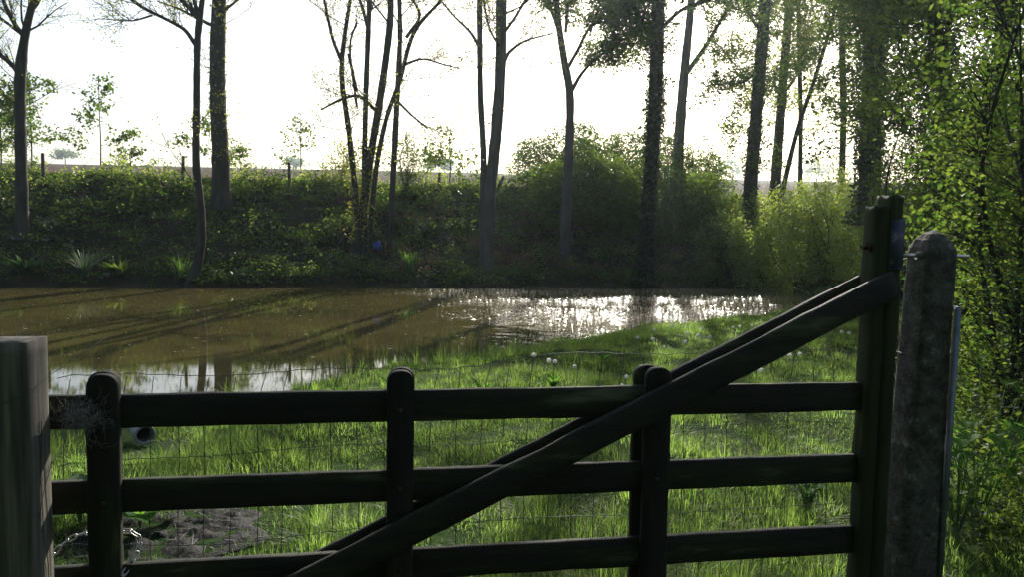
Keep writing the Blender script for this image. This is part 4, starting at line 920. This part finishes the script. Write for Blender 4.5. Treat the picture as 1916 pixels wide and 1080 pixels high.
# ------------------------------------------------------------------ dandelion clocks
DD = 'dandelion clocks in the meadow grass'
def dandelion(p, label, seed):
    rng = np.random.default_rng(seed); T = thing('dandelion', p, label, 'dandelion', DD); g = MB(); a = rng.normal(0, .02, 2)
    g.tube([(0, 0, 0), (a[0] * .4, a[1] * .4, .12), (a[0], a[1], .22)], [.0025, .0022, .002], 5); g.build('stem', M['iris'], T)
    c = np.array([a[0], a[1], .235]); g = MB(); n = 70; i = np.arange(n); ph = np.arccos(1 - 2 * (i + .5) / n); th = i * 2.39996
    d = np.stack([np.sin(ph) * np.cos(th), np.sin(ph) * np.sin(th), np.cos(ph)], -1); s_ = np.cross(d, [0.3, .2, .9]); s_ /= np.linalg.norm(s_, axis=1)[:, None]; u = np.cross(d, s_)
    R = .024 + .003 * math.sin(seed * 7); tip = c + d * R; w = .0036
    k = np.arange(n)[:, None] * 5
    V = np.stack([c + d * .004, tip + s_ * w, tip + u * w, tip - s_ * w, tip - u * w], 1)
    g.add(V, np.concatenate([k + [[0, 1, 3]], k + [[0, 2, 4]], k + [[1, 2, 3]], k + [[3, 4, 1]]])); g.build('seed_head', M['fluff'], T)
dl = [(1223, 617, 'dandelion clock highest on the shore below the dark trunk reflection'), (1187, 632, 'dandelion clock left of the dark trunk reflection at the glitter edge'),
      (1216, 635, 'dandelion clock directly below another under the trunk reflection'), (1288, 624, 'upper of two dandelion clocks in the middle of the far meadow edge'),
      (1304, 628, 'faint dandelion clock just right of the far meadow pair'), (1331, 632, 'dandelion clock right of the far meadow cluster'),
      (1313, 615, 'small dandelion clock behind the far meadow cluster'), (1382, 611, 'right one of the dandelion pair near the end of the water'),
      (1372, 613, 'left one of the dandelion pair near the end of the water'), (1408, 609, 'dandelion clock just above the brace, left of the last one'),
      (1423, 605, 'farthest right dandelion clock above the brace'), (1286, 641, 'lower dandelion clock of the far meadow cluster'),
      (1258, 610, 'pale dandelion clock at the far shore just right of the trunk reflection'), (998, 665, 'large white dandelion clock farthest left, above the middle of the gate'),
      (1021, 676, 'dandelion clock just right of the large leftmost one'), (1037, 677, 'faint dandelion clock second right of the large leftmost one'),
      (1075, 688, 'dandelion clock in bright grass above the right half of the top rail'), (1176, 706, 'dandelion clock left of the right-hand rounded stile top'),
      (1158, 722, 'dandelion clock touching the top rail left of the right-hand stile'), (1500, 663, 'dandelion clock under the brace near the tall post'),
      (1478, 666, 'fainter dandelion clock just under the brace, left of its neighbour'), (1420, 693, 'dandelion clock at the lower edge of the brace above the top rail'),
      (1576, 622, 'left dandelion clock of the pair beside the tall gate post'), (1588, 624, 'right dandelion clock of the pair beside the tall gate post')]
for i, (x, y, lab) in enumerate(dl): dandelion(hit(x, y, .235), lab, 200 + i)

rng = np.random.default_rng(77); g = MB()
for i in range(520):
    if i < 60: x = PATCH[0] + rng.normal(0, .4); y = PATCH[1] + rng.normal(0, .28)
    else: y = rng.uniform(3.4, 9); x = rng.uniform(-.6, .6) * y
    if near_y(x) - y < .1: continue
    z = float(height(x, y)) + (0.012 if i < 60 else rng.uniform(.02, .09)); a = rng.uniform(0, 6.28); L = rng.uniform(.03, .13); e = rng.normal(0, .12)
    p = np.array([x, y, z]); d = np.array([math.cos(a), math.sin(a), e]) * L; g.tube([p, p + d * .5 + [0, 0, rng.normal(0, .008)], p + d], [.0013, .0016, .0008], 3, cap=False)
tag(g.build('dry_stalks', M['wool']), 'pale dry grass stalks lying in the grass and on the mud', 'stalks', kind='stuff')

# flecks floating on the pond
rng = np.random.default_rng(12); g = MB(); n = 900; x = rng.uniform(-14, 8, n); y = rng.uniform(7, 26, n); k = (y > near_y(x) + .2) & (y < far_y(x) - .15); x, y = x[k], y[k]
for a, b in zip(x, y):
    r = rng.uniform(.008, .03); th = np.sort(rng.uniform(0, 6.28, 5)); vv = [(a + r * math.cos(t) * rng.uniform(.5, 2), b + r * math.sin(t), -.3975) for t in th]
    g.add(vv, [[0, 1, 2], [0, 2, 3], [0, 3, 4]])
tag(g.build('floating_flecks', M['scum']), 'tiny pale flecks of debris floating on the pond', 'debris', kind='stuff')

m, n, l, out = mat('wet_fleck')
b = n.new('ShaderNodeBsdfPrincipled'); b.inputs['Base Color'].default_value = (.22, .19, .12, 1); b.inputs['Roughness'].default_value = .24; b.inputs['Specular IOR Level'].default_value = .8
l.new(b.outputs[0], out.inputs[0]); M['wet'] = m
n = 42000; x = rng.uniform(-6, 10, n); y = rng.uniform(11, 27, n); q = x + .41 * (y - 13.3) + .05 + 1.5 * vnoise(x * .6, y, 1.6, 2.0)
k = (y > near_y(x) + .15) & (y < far_y(x) - .3) & (rng.random(n) < sm((q + .5) / 3.6) * np.clip(.45 + 1.1 * vnoise(x * .4, y, 2.4, 1.0), .06, 1)); x, y = x[k], y[k]; n = len(x)
L = rng.uniform(.01, .04, n); W = rng.uniform(.005, .013, n); az = rng.normal(0, .5, n); tl = rng.normal(.2, .11, n)  # flecks tilted to throw the sun back to the camera as glitter
a = np.stack([np.cos(az) * L, np.sin(az) * L, rng.normal(0, .12, n) * L], -1); b_ = np.stack([-np.sin(az) * W, np.cos(az) * W, np.sin(tl) * W], -1)
C = np.stack([x, y, np.full(n, -.394)], -1); V = np.stack([C - a, C - a * .3 - b_, C + a, C + a * .2 + b_], 1); g = MB(); g.add(V, np.arange(n)[:, None] * 4 + [[0, 1, 2, 3]])
tag(g.build('glint_flecks', M['wet']), 'wet specks tilted to glint as sun glitter on the ruffled right half of the pond', 'debris', kind='stuff')

# ------------------------------------------------------------------ haze: thin morning mist in one even box
m, n, l, out = mat('haze')
v = n.new('ShaderNodeVolumePrincipled'); v.inputs['Density'].default_value = 0.0005; v.inputs['Anisotropy'].default_value = 0.72; v.inputs['Color'].default_value = (.8, .93, 1, 1)
l.new(v.outputs[0], out.inputs['Volume'])
g = MB(); lo = np.array([-505, -35, -14.]); hi = np.array([505, 710, 48.]); g.box((lo + hi) / 2, hi - lo)
tag(g.build('haze', m), 'thin morning haze', 'haze', kind='stuff')
